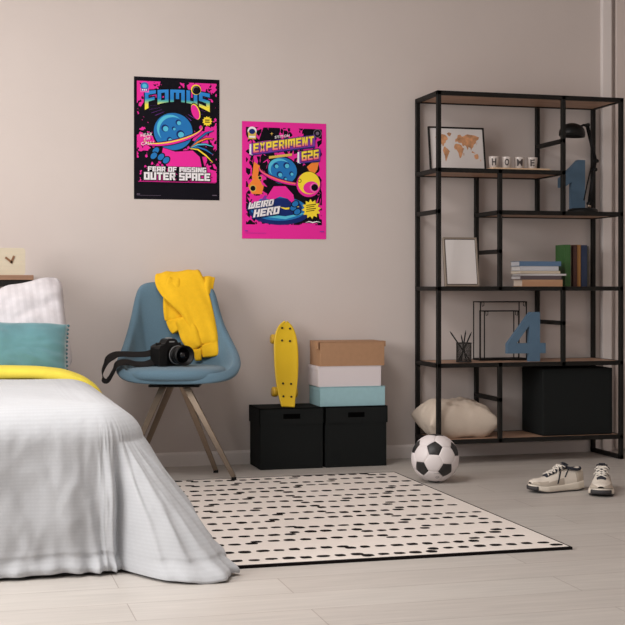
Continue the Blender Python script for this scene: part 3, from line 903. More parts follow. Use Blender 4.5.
# ------------------------------------------------------------------ sweatshirt over the back rest
def cpt(u, v, ly):
    """world-scale chair-local point from a sighting at depth ly"""
    d = 5.993 + ly
    return Vector(((u - 176.5) * d / FPX, ly, CH - (v - HZ) * d / FPX))
sw = thing('sweatshirt', 'yellow sweatshirt thrown over the chair back', 'sweatshirt', (CHX, CHY, 0), -TH)
def strip(name, spine, mtl=None, nseg=26, seed=0, thick=.013, wrk=.009, parent=sw):
    """spine: (u,v,ly,halfwidth,wx,wz): centre, half width, width direction"""
    n = len(spine); b = MB(); K = 22
    def interp(f):
        f = f * (n - 1); k = min(int(f), n - 2); g = f - k
        p0, p1, p2, p3 = spine[max(k-1,0)], spine[k], spine[k+1], spine[min(k+2,n-1)]
        return [.5 * ((2*p1[q]) + (-p0[q]+p2[q])*g + (2*p0[q]-5*p1[q]+4*p2[q]-p3[q])*g*g + (-p0[q]+3*p1[q]-3*p2[q]+p3[q])*g**3) for q in range(6)]
    rings = []
    for i in range(nseg):
        f = i / (nseg - 1); s = interp(f); s2 = interp(min(1, f + .02)); s1 = interp(max(0, f - .02))
        c = cpt(s[0], s[1], s[2]); tg = (cpt(*s2[:3]) - cpt(*s1[:3])).normalized()
        wd = Vector((s[4], 0, s[5])).normalized(); wd = (wd - tg * wd.dot(tg)).normalized()
        nr = tg.cross(wd).normalized()
        ring = []
        for k in range(K):
            a = 2 * pi * k / K; ca, sa = cos(a), sin(a)
            X_ = math.copysign(abs(ca) ** .8, ca) * s[3]; Y_ = math.copysign(abs(sa) ** .55, sa) * thick
            wv = noise.noise(Vector((X_ * 28, f * 2.2 + seed, seed))) * wrk * 1.6 + wrk * .6 * sin(X_ * 120 + seed + f * 3)
            end = min(1, f * 12, (1 - f) * 14)
            ring.append(c + wd * X_ + nr * (Y_ * (.55 + .45 * end) + wv))
        rings.append(ring)
    b.grid(lambda i, j: tuple(rings[i][j]), nseg, K, cv=True)
    b.add([tuple(p) for p in rings[0]], [tuple(reversed(range(K)))], 0, True); b.add([tuple(p) for p in rings[-1]], [tuple(range(K))], 0, True)
    return b.build(name, mtl or M['yellow_knit'], parent, weld=True, subsurf=1)
# main body of the sweatshirt: from behind, over the top, diagonally down to the seat
strip('torso', [(182, 318, .300, .10, 1, 0), (178, 296, .296, .105, 1, 0), (175, 280, .280, .108, 1, .02), (173, 273.5, .240, .104, 1, .06), (175, 280, .200, .112, 1, .0),
                (183, 291, .176, .106, 1, -.35), (192, 305, .156, .083, 1, -.45), (199, 320, .138, .066, 1, -.35), (205, 336, .122, .054, 1, -.2), (206.5, 344, .116, .050, 1, -.12)], seed=1, nseg=44, wrk=.006)
strip('hem_band', [(206.5, 343, .116, .047, 1, -.10), (208, 348, .112, .0445, 1, -.08), (209.5, 353, .108, .043, 1, 0), (210, 357, .104, .041, 1, .08)], seed=3, nseg=12, thick=.012, wrk=.003)
strip('sleeve', [(171, 279, .215, .030, 1, 0), (171, 286, .190, .045, 1, 0), (171, 296, .180, .052, 1, 0), (172, 308, .170, .056, 1, .1), (174, 320, .160, .055, 1, .35)], seed=5, nseg=20, thick=.017)
strip('cuff', [(174, 318, .156, .054, .85, .35), (176, 325, .150, .050, .85, .5), (178.5, 330, .142, .043, .85, .55)], seed=7, nseg=10, thick=.014, wrk=.003)
strip('sleeve', [(178, 318, .140, .03, .6, .6), (185, 329, .128, .044, .8, .5), (190, 339, .118, .046, .9, .3), (195, 349, .108, .030, 1, 0)], seed=9, nseg=18, thick=.017)
strip('cuff', [(195, 349, .108, .024, 1, 0), (196.5, 355, .102, .018, 1, 0), (197, 361, .098, .015, 1, 0)], seed=11, nseg=8, thick=.011, wrk=.003)
strip('shoulder_fold', [(199, 283, .270, .045, 1, 0), (202, 278, .240, .042, 1, -.1), (204, 285, .208, .030, 1, -.2), (207, 295, .198, .012, 1, -.3)], seed=13, nseg=14, thick=.010)

# ------------------------------------------------------------------ camera on the seat
zs = .5165
def cw(lx, ly):
    return CHX + lx * CS + ly * SN, CHY - lx * SN + ly * CS
wx, wy = cw(-.020, -.07)
dc = thing('photo_camera', 'black photo camera with strap lying on the blue chair seat', 'camera', (wx, wy, zs), -TH + radians(36))
dc.scale = (1.16, 1.16, 1.10)
b = MB()
out = [(-.066, 0), (.066, 0), (.066, .070), (.052, .084), (.030, .088), (.022, .104), (.012, .110), (-.012, .110), (-.022, .104), (-.030, .088), (-.050, .088), (-.066, .078)]
b.prism(out, -.018, .034); b.build('camera_body', M['camblack'], dc, bevel=.006, seg=3)
b = MB(); b.prism([(-.070, .002), (-.036, .002), (-.034, .080), (-.046, .088), (-.064, .084), (-.070, .07)], -.044, -.01); b.build('hand_grip', M['camblack'], dc, bevel=.009, seg=3)
b = MB(); b.lathe([(.011, 0), (.011, .006), (.009, .007)], 20, M=T(-.048, .004, .087)); b.lathe([(.009, 0), (.009, .008), (.007, .009)], 18, M=T(.045, .006, .084)); b.build('dial', M['black'], dc)
b = MB(); b.box((-.009, -.004, .110), (.009, .018, .114)); b.build('hot_shoe', M['grey'], dc)
b = MB(); ML = T(.014, -.016, .044) @ R(90, 'X')
b.lathe([(.034, 0), (.034, .012), (.0365, .014), (.0365, .034), (.0345, .036), (.0345, .050), (.0385, .053), (.041, .080), (.037, .080), (.034, .062), (.001, .060)], 36, M=ML)
ln = b.build('lens', M['camblack'], dc)
b = MB(); b.lathe([(.001, .0605), (.031, .0615), (.001, .068)], 30, M=ML); b.build('front_element', M['glass_dark'], ln)
b = MB(); b.tube([(.0372 * cos(2*pi*k/36) + .014, -.016 - .024, .044 + .0372 * sin(2*pi*k/36)) for k in range(36)], .0012, 6, closed=True); b.build('zoom_ring', M['grey'], ln)
b = MB()
b.box((-.011, -.0188, .095), (.011, -.018, .0995))
b.build('pale_badge', M['grey'], dc)
# strap: a ribbon that loops over the left arm of the chair (chair axes, converted)
Minv = dc.matrix_basis.inverted()
def strap_pt(u, v, ly):
    p = cpt(u, v, ly); x, y = cw(p.x - .0, p.y)
    q_ = Matrix.Rotation(-(-TH + radians(36)), 4, 'Z') @ (Vector((x, y, p.z)) - Vector((wx, wy, zs)))
    return Vector((q_.x / 1.16, q_.y / 1.16, q_.z / 1.10))
def ribbon(pts, hw, upv):
    P = [strap_pt(*p) for p in pts]; out = []; N = len(P)
    for i in range(N - 1):
        p0, p1, p2, p3 = P[max(i-1,0)], P[i], P[i+1], P[min(i+2,N-1)]
        for s in range(5):
            g = s / 5
            out.append(.5 * ((2*p1) + (-p0+p2)*g + (2*p0-5*p1+4*p2-p3)*g*g + (-p0+3*p1-3*p2+p3)*g**3))
    out.append(P[-1])
    b = MB(); b.tube(out, 0, 8, sq=(.0018, hw), up=upv)
    return b
b = ribbon([(158, 351, -.03), (149, 354, -.06), (138, 354.5, -.08), (126, 354, -.09), (118, 355, -.11), (112, 361, -.15), (107.5, 371, -.16), (108.5, 379, -.165), (113, 380, -.17), (118, 372, -.17), (122, 364.5, -.165), (130, 362, -.14), (140, 364, -.13), (150, 364, -.12), (158, 361, -.09)], .0185, (.3, .75, .6))
sp = b.build('neck_strap', M['strap'], dc, subsurf=0)

# ------------------------------------------------------------------ football
fb = MB()
phi = (1 + sqrt(5)) / 2
ico = [Vector(v).normalized() for v in [(0,1,phi),(0,1,-phi),(0,-1,phi),(0,-1,-phi),(1,phi,0),(1,-phi,0),(-1,phi,0),(-1,-phi,0),(phi,0,1),(phi,0,-1),(-phi,0,1),(-phi,0,-1)]]
dmin = min((ico[0] - v).length for v in ico[1:])
nb = [[j for j in range(12) if j != i and abs((ico[i] - ico[j]).length - dmin) < .01] for i in range(12)]
# orientation: ico[0] -> the black patch facing the viewer, a neighbour towards the top
toC = Vector((-2.066, -5.5, .55)).normalized()
rgt = Vector((0, 0, 1)).cross(toC).normalized(); upv = toC.cross(rgt)
if rgt.dot(Vector((CS, -SN, 0))) < 0: rgt = -rgt; upv = -upv
if upv.z < 0: upv = -upv
def vdir(a, c):        # a: right, c: up in units of the radius
    return (rgt * a + upv * c + toC * sqrt(max(0, 1 - a*a - c*c))).normalized()
A = vdir(-.02, .44); B_ = vdir(-.60, -.46)
z1 = ico[0]; n1 = ico[nb[0][0]]
def basis(a, c):
    x = a.normalized(); z = a.cross(c).normalized(); y = z.cross(x)
    return Matrix((x, y, z)).transposed()
RB = basis(A, B_) @ basis(z1, n1).transposed()
RAD = .1072
polys = []
for i in range(12):
    c = ico[i]; ring = [(ico[i] * 2 + ico[j]) / 3 for j in nb[i]]
    u0 = (ring[0] - c * ring[0].dot(c)).normalized(); v0 = c.cross(u0)
    ring.sort(key=lambda p: math.atan2(p.dot(v0), p.dot(u0)))
    polys.append((ring, 1))
tri = set()
for i in range(12):
    for j in nb[i]:
        for k in nb[j]:
            if k in nb[i]: tri.add(tuple(sorted((i, j, k))))
for i, j, k in tri:
    a, c, d = ico[i], ico[j], ico[k]
    polys.append(([(2*a+c)/3, (a+2*c)/3, (2*c+d)/3, (c+2*d)/3, (2*d+a)/3, (d+2*a)/3], 0))
for ring, mi in polys:
    n = len(ring); c = sum(ring, Vector()) / n; S = 6
    edge = []
    for a in range(n):
        for s in range(S): edge.append(ring[a].lerp(ring[(a+1) % n], s / S))
    ts = [0.02, .3, .55, .75, .88, .955, 1.0]; rd = [1.0, 1.0, 1.0, .999, .996, .989, .974]
    if n == 0: continue
    vs = []
    for t_, r_ in zip(ts, rd):
        for e in edge: vs.append(tuple((RB @ (c.lerp(e, t_)).normalized()) * RAD * r_))
    m_ = len(edge); fs = []; 
    for q_ in range(len(ts) - 1):
        for k in range(m_): fs.append((q_*m_+k, q_*m_+(k+1)%m_, (q_+1)*m_+(k+1)%m_, (q_+1)*m_+k))
    fs.append(tuple(range(m_)))
    fb.add(vs, fs, mi, True)
ball = tag(fb.build('football', [M['leather_w'], M['leather_b']], fixn=True), 'black and white soccer ball on the floor in front of the shelving unit', 'ball')
ball.location = (2.066, 5.5, RAD * 1.0)
# printed mark low on the ball
b = MB()
for (ca_, cc_, rr_, w_) in ((.09, -.80, .085, .012),):
    vs = []
    ctr = vdir(.10, -.76)
    e1 = (rgt - ctr * rgt.dot(ctr)).normalized(); e2 = ctr.cross(e1)
    for k in range(20):
        a = 2 * pi * k / 20
        for r_ in (.06, .08): vs.append(tuple((ctr + e1 * cos(a) * r_ + e2 * sin(a) * r_).normalized() * RAD * 1.003))
    b.add(vs, [(2*k, 2*k+1, (2*k+3) % 40, (2*k+2) % 40) for k in range(20)], 0)
    for k in range(3):
        vs = [tuple((ctr + e1 * p + e2 * q_).normalized() * RAD * 1.003) for p, q_ in ((-.035+k*.025, -.03), (-.02+k*.025, -.03), (-.02+k*.025, .0+k*.012), (-.035+k*.025, .0+k*.012))]
        b.add(vs, [(0,1,2,3)], 0)
    c2 = vdir(.10, -.61)
    f1 = (rgt - c2 * rgt.dot(c2)).normalized(); f2 = c2.cross(f1)
    for k in range(7):
        x_ = -.14 + k * .04
        vs = [tuple((c2 + f1 * p + f2 * q_).normalized() * RAD * 1.003) for p, q_ in ((x_, -.012), (x_ + .025, -.012), (x_ + .025, .014), (x_, .014))]
        b.add(vs, [(0,1,2,3)], 0)
b.build('printed_mark', M['grey'], ball, fixn=False)

# ------------------------------------------------------------------ sneakers (toe towards +x)
def interp(tbl, x):
    for (x0, v0), (x1, v1) in zip(tbl, tbl[1:]):
        if x <= x1:
            t = (x - x0) / (x1 - x0); return v0 + (v1 - v0) * (t * t * (3 - 2 * t) * .5 + t * .5)
    return tbl[-1][1]
HW = [(-.138, .012), (-.125, .028), (-.09, .036), (-.03, .037), (.03, .043), (.07, .047), (.105, .041), (.125, .027), (.135, .010)]
HH = [(-.134, .056), (-.11, .062), (-.08, .058), (-.045, .066), (-.01, .065), (.03, .050), (.07, .034), (.105, .026), (.125, .016), (.134, .005)]
def sneaker(label, x, y, rot, side):
    t = thing('sneaker', label, 'shoe', (x, y, .0005), radians(rot), 'pair of sneakers on the floor'); t.scale = (.96, 1.1, 1)
    def outline(k=1.0, o=0.0, n=34):
        xs = [-.138 + .273 * (.5 - .5 * cos(pi * i / (n - 1))) for i in range(n)]
        up_ = [(xx * k, (interp(HW, xx) + o)) for xx in xs]; return up_ + [(a, -c) for a, c in reversed(up_)]
    def sole_z(xx):   # toe spring
        return .012 * smooth((xx - .06) / .08) ** 1.5 + .005 * smooth((-.08 - xx) / .06)
    def slab(name, z0, z1, o0, o1, m):
        b = MB(); a = outline(o=o0); c = outline(o=o1); n = len(a)
        mids = 4
        vs = []
        for q_ in range(mids + 1):
            f = q_ / mids; bul = .002 * sin(pi * f)
            ring = outline(o=o0 + (o1 - o0) * f + bul)
            for (xx, yy) in ring:
                hz_ = z0 + (z1(xx) - z0) * f if callable(z1) else z0 + (z1 - z0) * f
                vs.append((xx, yy, hz_ + sole_z(xx)))
        fs = [(q_*n+i, q_*n+(i+1)%n, (q_+1)*n+(i+1)%n, (q_+1)*n+i) for q_ in range(mids) for i in range(n)]
        b.add(vs, fs, 0, True); b.add(vs, [tuple(range(n)), tuple(range(mids*n, mids*n+n))])
        return b.build(name, m, t, weld=True)
    slab('outsole', 0, .006, -.003, .001, M['rubber'])
    slab('midsole', .006, lambda xx: .030 + .008 * smooth((-xx) / .1) - .006 * smooth((xx - .05) / .07), .001, -.001, M['midsole'])
    def U(xx, ph, g=1.0):
        w_ = interp(HW, xx) - .002; h_ = interp(HH, xx); zb = .026 + .008 * smooth(-xx / .1) + sole_z(xx)
        ca, sa = cos(ph), sin(ph)
        n_ = .75
        sx = math.copysign(abs(ca) ** n_, ca) * w_ * (1 - .30 * max(0, sa) ** 1.5)
        return (xx * (1 + (g - 1) * .3), sx * g, zb + h_ * (max(0, sa) ** .85) * g)
    NX = 30
    xs = [-.134 + .266 * (.5 - .5 * cos(pi * i / (NX - 1))) for i in range(NX)]
    b = MB(); b.grid(lambda i, j: U(xs[i], pi * j / 24), NX, 25)
    b.build('upper', M['mouse'], t)
    # suede overlays: toe guard, heel counter, side saddle
    def patch(name, x0, x1, p0, p1, m, g=1.012, nx=12, np_=8, sk=0):
        for sgn in (1, -1):
            b = MB()
            def F(i, j):
                f = j / (np_ - 1); ph = p0 + (p1 - p0) * f
                xx = x0 + (x1 - x0) * i / (nx - 1) - sk * f
                p = U(xx, ph if sgn > 0 else pi - ph, g); return p
            b.grid(F, nx, np_); b.build(name, m, t)
    patch('toe_guard', .062, .131, .02, .62, M['suede'], nx=14)
    patch('side_saddle', -.02, .064, .02, .42, M['suede'], sk=.0)
    patch('heel_counter', -.132, -.085, .02, .75, M['suede'])
    patch('side_stripe', .014, .022, .15, 1.02, M['lining'], 1.035, 4, 10, sk=.03)
    patch('side_stripe', -.030, -.022, .45, 1.10, M['lining'], 1.035, 4, 10, sk=.03)
    # collar opening and lining
    b = MB(); cc = []
    for k in range(28):
        a = 2 * pi * k / 28
        xx = -.083 + .041 * cos(a); zz = .091 + .010 * cos(a) + .012 * max(0, -cos(a)) ** 2
        cc.append((xx, .0225 * sin(a), zz))
    b.tube(cc, .0062, 10, closed=True); b.build('collar', M['lining'], t)
    b = MB(); b.add([(x_, y_, z_ - .003) for x_, y_, z_ in cc], [tuple(range(28))]); b.build('insole', M['lining'], t)
    b = MB(); fr = []
    for k in range(15):
        a = -1.15 + 2.3 * k / 14; fr.append((.100 + .036 * cos(a), .040 * sin(a) * .98, .021))
    b.tube(fr, 0, 8, sq=(.0045, .0085), up=(0, 0, 1)); b.build('toe_bumper', M['rubber'], t)
    # tongue
    b = MB(); b.grid(lambda i, j: (.060 - .110 * i / 9, (.017 + .004 * i / 9) * (j / 3 - 1), interp(HH, .060 - .110 * i / 9) + .031 + .008 * smooth((i - 5) / 4) + .012 * smooth((i - 6) / 3) - .004 * (j / 3 - 1) ** 2), 10, 7)
    b.build('tongue', M['lining'], t, solid=.004)
    b = MB(); b.add([(-.043, -.012, .1195), (-.043, .012, .1195), (-.030, .012, .1155), (-.030, -.012, .1155)], [(0,1,2,3)]); b.build('tongue_tab', M['lining'], t)
    # laces
    b = MB()
    def top_(xx, yy): return interp(HH, xx) + .036 - .25 * abs(yy) + .006 * smooth((.02 - xx) / .04)
    for k in range(5):
        xx = .052 - k * .017
        for sg in (1, -1):
            b.tube([(xx, -.021 * sg, top_(xx, .021)), (xx - .006, -.008 * sg, top_(xx, .004) + .001), (xx - .012, .008 * sg, top_(xx - .012, .004) + .001), (xx - .017, .021 * sg, top_(xx - .017, .021))], .0027, 6)
    for sg in (1, -1):     # bow
        b.tube([(-.026, 0, .106), (-.018, .014 * sg, .110), (-.008, .026 * sg, .098), (-.016, .024 * sg, .092), (-.026, .006 * sg, .104)], .0020, 6)
        b.tube([(-.026, 0, .106), (-.006, .012 * sg, .098), (.012, .030 * sg, .078)], .0018, 6)
    b.build('laces', M['lace'], t)
    return t
sneaker('left sneaker seen from its side, cream and grey with dark stripes', 2.474, 5.126, 187, 1)
sneaker('right sneaker with its toe towards the viewer, beside its pair', 2.640, 5.030, -119, -1)

# ------------------------------------------------------------------ posters
BLK = {'A':(6,[(0,0,2,8),(4,0,6,8),(2,6.2,4,8),(2,2.4,4,4.1)],[]), 'C':(6,[(0,0,2,8),(2,6.2,6,8),(2,0,6,1.8)],[]),
 'D':(6,[(0,0,2,8),(2,6.2,5.2,8),(2,0,5.2,1.8),(4,.9,6,7.1)],[]), 'E':(6,[(0,0,2,8),(2,6.2,6,8),(2,0,6,1.8),(2,3.2,5.3,4.8)],[]),
 'F':(6,[(0,0,2,8),(2,6.2,6,8),(2,3,5.3,4.6)],[]), 'G':(6,[(0,0,2,8),(2,6.2,6,8),(2,0,6,1.8),(4,1.8,6,4.3),(3.1,2.9,4,4.3)],[]),
 'H':(6,[(0,0,2,8),(4,0,6,8),(2,3.2,4,4.9)],[]), 'I':(2,[(0,0,2,8)],[]), 'M':(8,[(0,0,2,8),(6,0,8,8),(2,6,6,8),(3.1,1.8,4.9,6)],[]),
 'N':(6,[(0,0,2,8),(4,0,6,8)],[[(1.2,8),(2.8,8),(4.8,0),(3.2,0)]]), 'O':(6,[(0,0,2,8),(4,0,6,8),(2,6.2,4,8),(2,0,4,1.8)],[]),
 'P':(6,[(0,0,2,8),(2,6.3,6,8),(4,2.8,6,6.3),(2,2.8,4,4.4)],[]), 'R':(6,[(0,0,2,8),(2,6.3,6,8),(4,3.6,6,6.3),(2,2.9,5.4,4.4)],[[(2.8,3.2),(4.8,3.2),(6.2,0),(4.1,0)]]),
 'S':(6,[(0,6.3,6,8),(0,3.2,2,6.3),(2,3.2,6,4.8),(4,1.7,6,3.2),(0,0,6,1.7)],[]), 'T':(6,[(0,6.2,6,8),(2,0,4,6.2)],[]),
 'U':(6,[(0,0,2,8),(4,0,6,8),(2,0,4,1.8)],[]), 'W':(8,[(0,0,2,8),(6,0,8,8),(2,0,6,2),(3.1,2,4.9,6.2)],[]),
 'X':(6,[],[[(0,8),(2.2,8),(6,0),(3.8,0)],[(3.8,8),(6,8),(2.2,0),(0,0)]]), '6':(6,[(0,0,2,8),(2,6.3,6,8),(2,0,6,1.7),(4,1.7,6,4.8),(2,3.3,4,4.8)],[]),
 '2':(6,[(0,6.3,6,8),(4,3.3,6,6.3),(0,3.3,4,4.8),(0,1.7,2,3.3),(0,0,6,1.7)],[]), ' ':(2.6,[],[])}
def block_text(mb, body, y, mi, warp, grow=0.0):
    gap = .9; tot = sum(BLK[c][0] for c in body) + gap * (len(body) - 1); x = 0
    for c in body:
        w_, rects, polys_ = BLK[c]
        P_ = [[(a - grow, b_ - grow), (d + grow, b_ - grow), (d + grow, e + grow), (a - grow, e + grow)] for a, b_, d, e in rects]
        P_ += [[(px + (grow if px > sum(q[0] for q in pl)/4 else -grow), pz + (grow if pz > 4 else -grow)) for px, pz in pl] for pl in polys_]
        for pl in P_:
            mb.flat([warp((x + px) / tot, pz / 8) for px, pz in pl], y, mi)
        x += w_ + gap
def poster_mat(name, kind):
    m, nt, b = new_mat(name)
    b.inputs['Roughness'].default_value = .6; b.inputs['Specular IOR Level'].default_value = .15
    tc = nt.nodes.new('ShaderNodeTexCoord'); sx = nt.nodes.new('ShaderNodeSeparateXYZ'); nt.links.new(tc.outputs['Object'], sx.inputs[0])
    n = nt.nodes.new('ShaderNodeTexNoise'); n.inputs['Scale'].default_value = 42 if kind == 1 else 16; n.inputs['Detail'].default_value = 2 if kind == 1 else 1
    nt.links.new(tc.outputs['Object'], n.inputs['Vector'])
    if kind == 1:     # burst: diagonal black rays with a crumbled edge on magenta
        cx = mnode(nt, 'SUBTRACT', sx.outputs['X'], .21); cz = mnode(nt, 'SUBTRACT', sx.outputs['Z'], .30)
        ang = mnode(nt, 'ARCTAN2', cz, cx)
        s = mnode(nt, 'SINE', mnode(nt, 'MULTIPLY_ADD', ang, 6, .9))
        v = mnode(nt, 'ADD', s, mnode(nt, 'MULTIPLY', mnode(nt, 'SUBTRACT', n.outputs['Fac'], .5), 6.5))
        f = mnode(nt, 'GREATER_THAN', v, .05)
    elif kind == 2:   # flame-like wavy cells
        vo = nt.nodes.new('ShaderNodeTexVoronoi'); vo.inputs['Scale'].default_value = 26; vo.feature = 'DISTANCE_TO_EDGE'
        mp = nt.nodes.new('ShaderNodeMapping'); mp.inputs['Scale'].default_value = (1.5, 1, 1.0)
        nt.links.new(tc.outputs['Object'], mp.inputs['Vector']); nt.links.new(mp.outputs['Vector'], vo.inputs['Vector'])
        v = mnode(nt, 'ADD', vo.outputs['Distance'], mnode(nt, 'MULTIPLY', mnode(nt, 'SUBTRACT', n.outputs['Fac'], .5), 1.1))
        f = mnode(nt, 'LESS_THAN', v, .085)
    mx = nt.nodes.new('ShaderNodeMix'); mx.data_type = 'RGBA'
    nt.links.new(f, mx.inputs['Factor'])
    mx.inputs['A'].default_value = rgb(9, 6, 18); mx.inputs['B'].default_value = rgb(240, 46, 160)
    nt.links.new(mx.outputs['Result'], b.inputs['Base Color'])
    return m
def grad_mat(name, z0, z1, stops):
    m, nt, b = new_mat(name); b.inputs['Roughness'].default_value = .6; b.inputs['Specular IOR Level'].default_value = .15
    tc = nt.nodes.new('ShaderNodeTexCoord'); sx = nt.nodes.new('ShaderNodeSeparateXYZ'); nt.links.new(tc.outputs['Object'], sx.inputs[0])
    r = nt.nodes.new('ShaderNodeMapRange'); r.inputs['From Min'].default_value = z0; r.inputs['From Max'].default_value = z1
    nt.links.new(sx.outputs['Z'], r.inputs['Value'])
    cr = nt.nodes.new('ShaderNodeValToRGB'); nt.links.new(r.outputs['Result'], cr.inputs['Fac'])
    e = cr.color_ramp.elements
    e[0].position, e[0].color = stops[0]; e[1].position, e[1].color = stops[-1]
    for p, c in stops[1:-1]:
        x_ = e.new(p); x_.color = c
    nt.links.new(cr.outputs['Color'], b.inputs['Base Color']); return m
INK = {k: mat('poster_ink_' + k, rgb(*c), .6, spec=.15) for k, c in dict(black=(9,6,18), magenta=(240,46,160), pink=(255,110,190), blue=(38,120,190), cyan=(90,195,225), navy=(24,44,110),
       yellow=(255,226,60), white=(244,240,244), orange=(250,140,60), purple=(130,60,170), gold=(225,190,90), grey=(120,105,125)).items()}
names = list(INK)
def circ(cx, cz, r, n=28, sx=1, rot=0, a0=0, a1=360):
    return [(cx + cos(rot) * r * sx * cos(radians(a0 + (a1-a0)*k/n)) - sin(rot) * r * sin(radians(a0 + (a1-a0)*k/n)),
             cz + sin(rot) * r * sx * cos(radians(a0 + (a1-a0)*k/n)) + cos(rot) * r * sin(radians(a0 + (a1-a0)*k/n))) for k in range(n)]
def star(cx, cz, r0, r1, n, rot=0):
    return [(cx + (r0 if k % 2 else r1) * cos(pi*k/n + rot), cz + (r0 if k % 2 else r1) * sin(pi*k/n + rot)) for k in range(2*n)]
class Poster:
    def __init__(s, x0, z0, w, h, mats):
        s.x0, s.z0, s.w, s.h = x0, z0, w, h; s.b = MB(); s.mats = [INK[k] for k in names] + mats; s.lay = 0
        s.b.box((0, -.0015, 0), (w, 0, h), 0)
    def mi(s, k): return names.index(k) if isinstance(k, str) else len(names) + k
    def Y(s): s.lay += 1; return -.0015 - s.lay * .00006
    def flat(s, pts, k): s.b.flat(pts, s.Y(), s.mi(k))
    def text(s, body, x, z, w, h, k, bold=.02, shear=0, warp=None): put_text(s.b, body, x, z, w, h, s.Y(), s.mi(k), bold, shear, warp)
    def block(s, body, k, warp, grow=0.0): block_text(s.b, body, s.Y(), s.mi(k), warp, grow)
    def done(s, label):
        o = tag(s.b.build('poster', s.mats, fixn=False), label, 'poster', 'posters on the wall')
        o.location = (s.x0, W - .0005, s.z0); return o
# --- poster 1
w, h = .418, .590
FO = grad_mat('title_blue_to_yellow', .425, .525, [(0, rgb(255,236,70)), (.30, rgb(250,235,80)), (.50, rgb(96,190,170)), (.62, rgb(40,130,205)), (1, rgb(50,140,220))])
p = Poster(.829, 1.294, w, h, [poster_mat('crumbled_burst_print', 1), FO])
ww = w; px_of = lambda u, v: ((u - 134.3) / 85.0 * w, (200.0 - v) / 122.0 * h)
def rect(x0, z0, x1, z1): return [(x0, z0), (x1, z0), (x1, z1), (x0, z1)]
p.flat(rect(.014, .088, w - .014, h - .02), 0)
# dark fan behind the title
p.flat([(.03,.44),(.10,.36),(.32,.36),(.395,.43),(.36,.50),(.06,.49)], 'black')
for k in range(17):
    a = radians(205 + k * 130 / 16); c, s = cos(a), sin(a)
    p.flat([(.21 + c*.10 - s*.0015, .50 + s*.10), (.21 + c*.10 + s*.0015, .50 + s*.10), (.21 + c*.165 + s*.003, .50 + s*.125 ), (.21 + c*.165 - s*.003, .50 + s*.125)], 'purple')
def arch(x0, w_, z0, h_, amp):
    return lambda a, c: (x0 + a * w_ + (a - .5) * .012 * (c - .5), z0 + c * (h_ - .006 * sin(pi * a)) + amp * (1 - (2*a-1) ** 2) )
def farch(a, c):
    k = 1 - (2*a - 1) ** 2; zb, zt_ = .430 + .045 * k, .520 + .014 * k
    return .052 + a * .318, zb + (zt_ - zb) * c
p.block('FOMUS', 'black', farch, .55)
p.block('FOMUS', 1, farch)
p.flat(circ(.302, .537, .025), 'yellow'); p.flat(circ(.304, .535, .021), 'black'); p.flat(circ(.300, .539, .014), 'grey'); p.flat(circ(.303, .536, .013), 'black')
# badge
p.flat(rect(.030, .515, .072, .535), 'pink'); p.flat(circ(.051, .544, .020, sx=1), 'blue'); p.flat(circ(.051, .545, .011), 'cyan'); p.flat(rect(.034, .520, .068, .533), 'purple')
for k in range(3): p.flat(rect(.038 + k*.009, .523, .044 + k*.009, .530), 'white')
# plain space scene: blue planet with craters and a magenta ring, comet streaks
def swoosh(pts, wd, k):
    n = len(pts); L_ = []; R_ = []
    for i, (x_, z_) in enumerate(pts):
        a = pts[min(i+1, n-1)]; c = pts[max(i-1, 0)]; dx, dz = a[0]-c[0], a[1]-c[1]; l = sqrt(dx*dx+dz*dz)
        q_ = wd * sin(pi * (i + .3) / (n - .4)); L_.append((x_ - dz/l*q_, z_ + dx/l*q_)); R_.append((x_ + dz/l*q_, z_ - dx/l*q_))
    p.flat(L_ + R_[::-1], k)
p.flat(circ(.190, .330, .098, 40, 1.05), 'black')
p.flat(circ(.190, .330, .090, 40, 1.05), 'blue'); p.flat(circ(.176, .345, .066, 36), 'cyan'); p.flat(circ(.190, .332, .068, 36), 'blue')
for cx_, cz_, r_ in ((.150,.345,.018),(.215,.375,.014),(.225,.318,.020),(.172,.290,.013),(.192,.345,.009)):
    p.flat(circ(cx_, cz_, r_), 'navy'); p.flat(circ(cx_ + .003, cz_ - .003, r_ * .72), 'cyan')
ringo = [(.190 + .150*cos(radians(a))*.95 , .318 + .040*sin(radians(a)) + .10*cos(radians(a))*.35) for a in range(170, 372, 8)]
swoosh(ringo, .013, 'black'); swoosh(ringo, .009, 'magenta'); swoosh([(x_, z_ + .004) for x_, z_ in ringo], .003, 'yellow')
p.flat(circ(.300, .430, .045, 28, .52, .35), 'black'); p.flat(circ(.300, .430, .040, 28, .5, .35), 'yellow'); p.flat(circ(.298, .428, .037, 28, .48, .35), 'magenta')
p.flat([(.13,.255),(.20,.235),(.29,.245),(.33,.215),(.345,.155),(.15,.155),(.115,.20)], 'black'); p.flat([(.14,.25),(.20,.232),(.285,.24),(.32,.21),(.33,.16),(.16,.16),(.13,.20)], 'magenta')
for k, (a0, c_) in enumerate(((.06,'blue'),(.03,'orange'),(0,'cyan'),(-.03,'blue'),(-.06,'yellow'))):
    swoosh([(.27,.25),(.31,.27+a0*.4),(.35,.272+a0*.9),(.39,.262+a0*1.3)], .007, 'black'); swoosh([(.27,.25),(.31,.27+a0*.4),(.35,.272+a0*.9),(.385,.262+a0*1.3)], .004, c_)
for cx_, cz_ in ((.105,.235),(.13,.205),(.155,.19),(.095,.21)):
    p.flat(circ(cx_, cz_, .017, 18, 1.4, .8), 'black'); p.flat(circ(cx_, cz_, .013, 18, 1.4, .8), 'blue')
p.flat(star(.357, .385, .019, .025, 11), 'yellow')
p.flat(rect(.346, .388, .368, .393), 'black'); p.flat(rect(.345, .378, .369, .383), 'black')
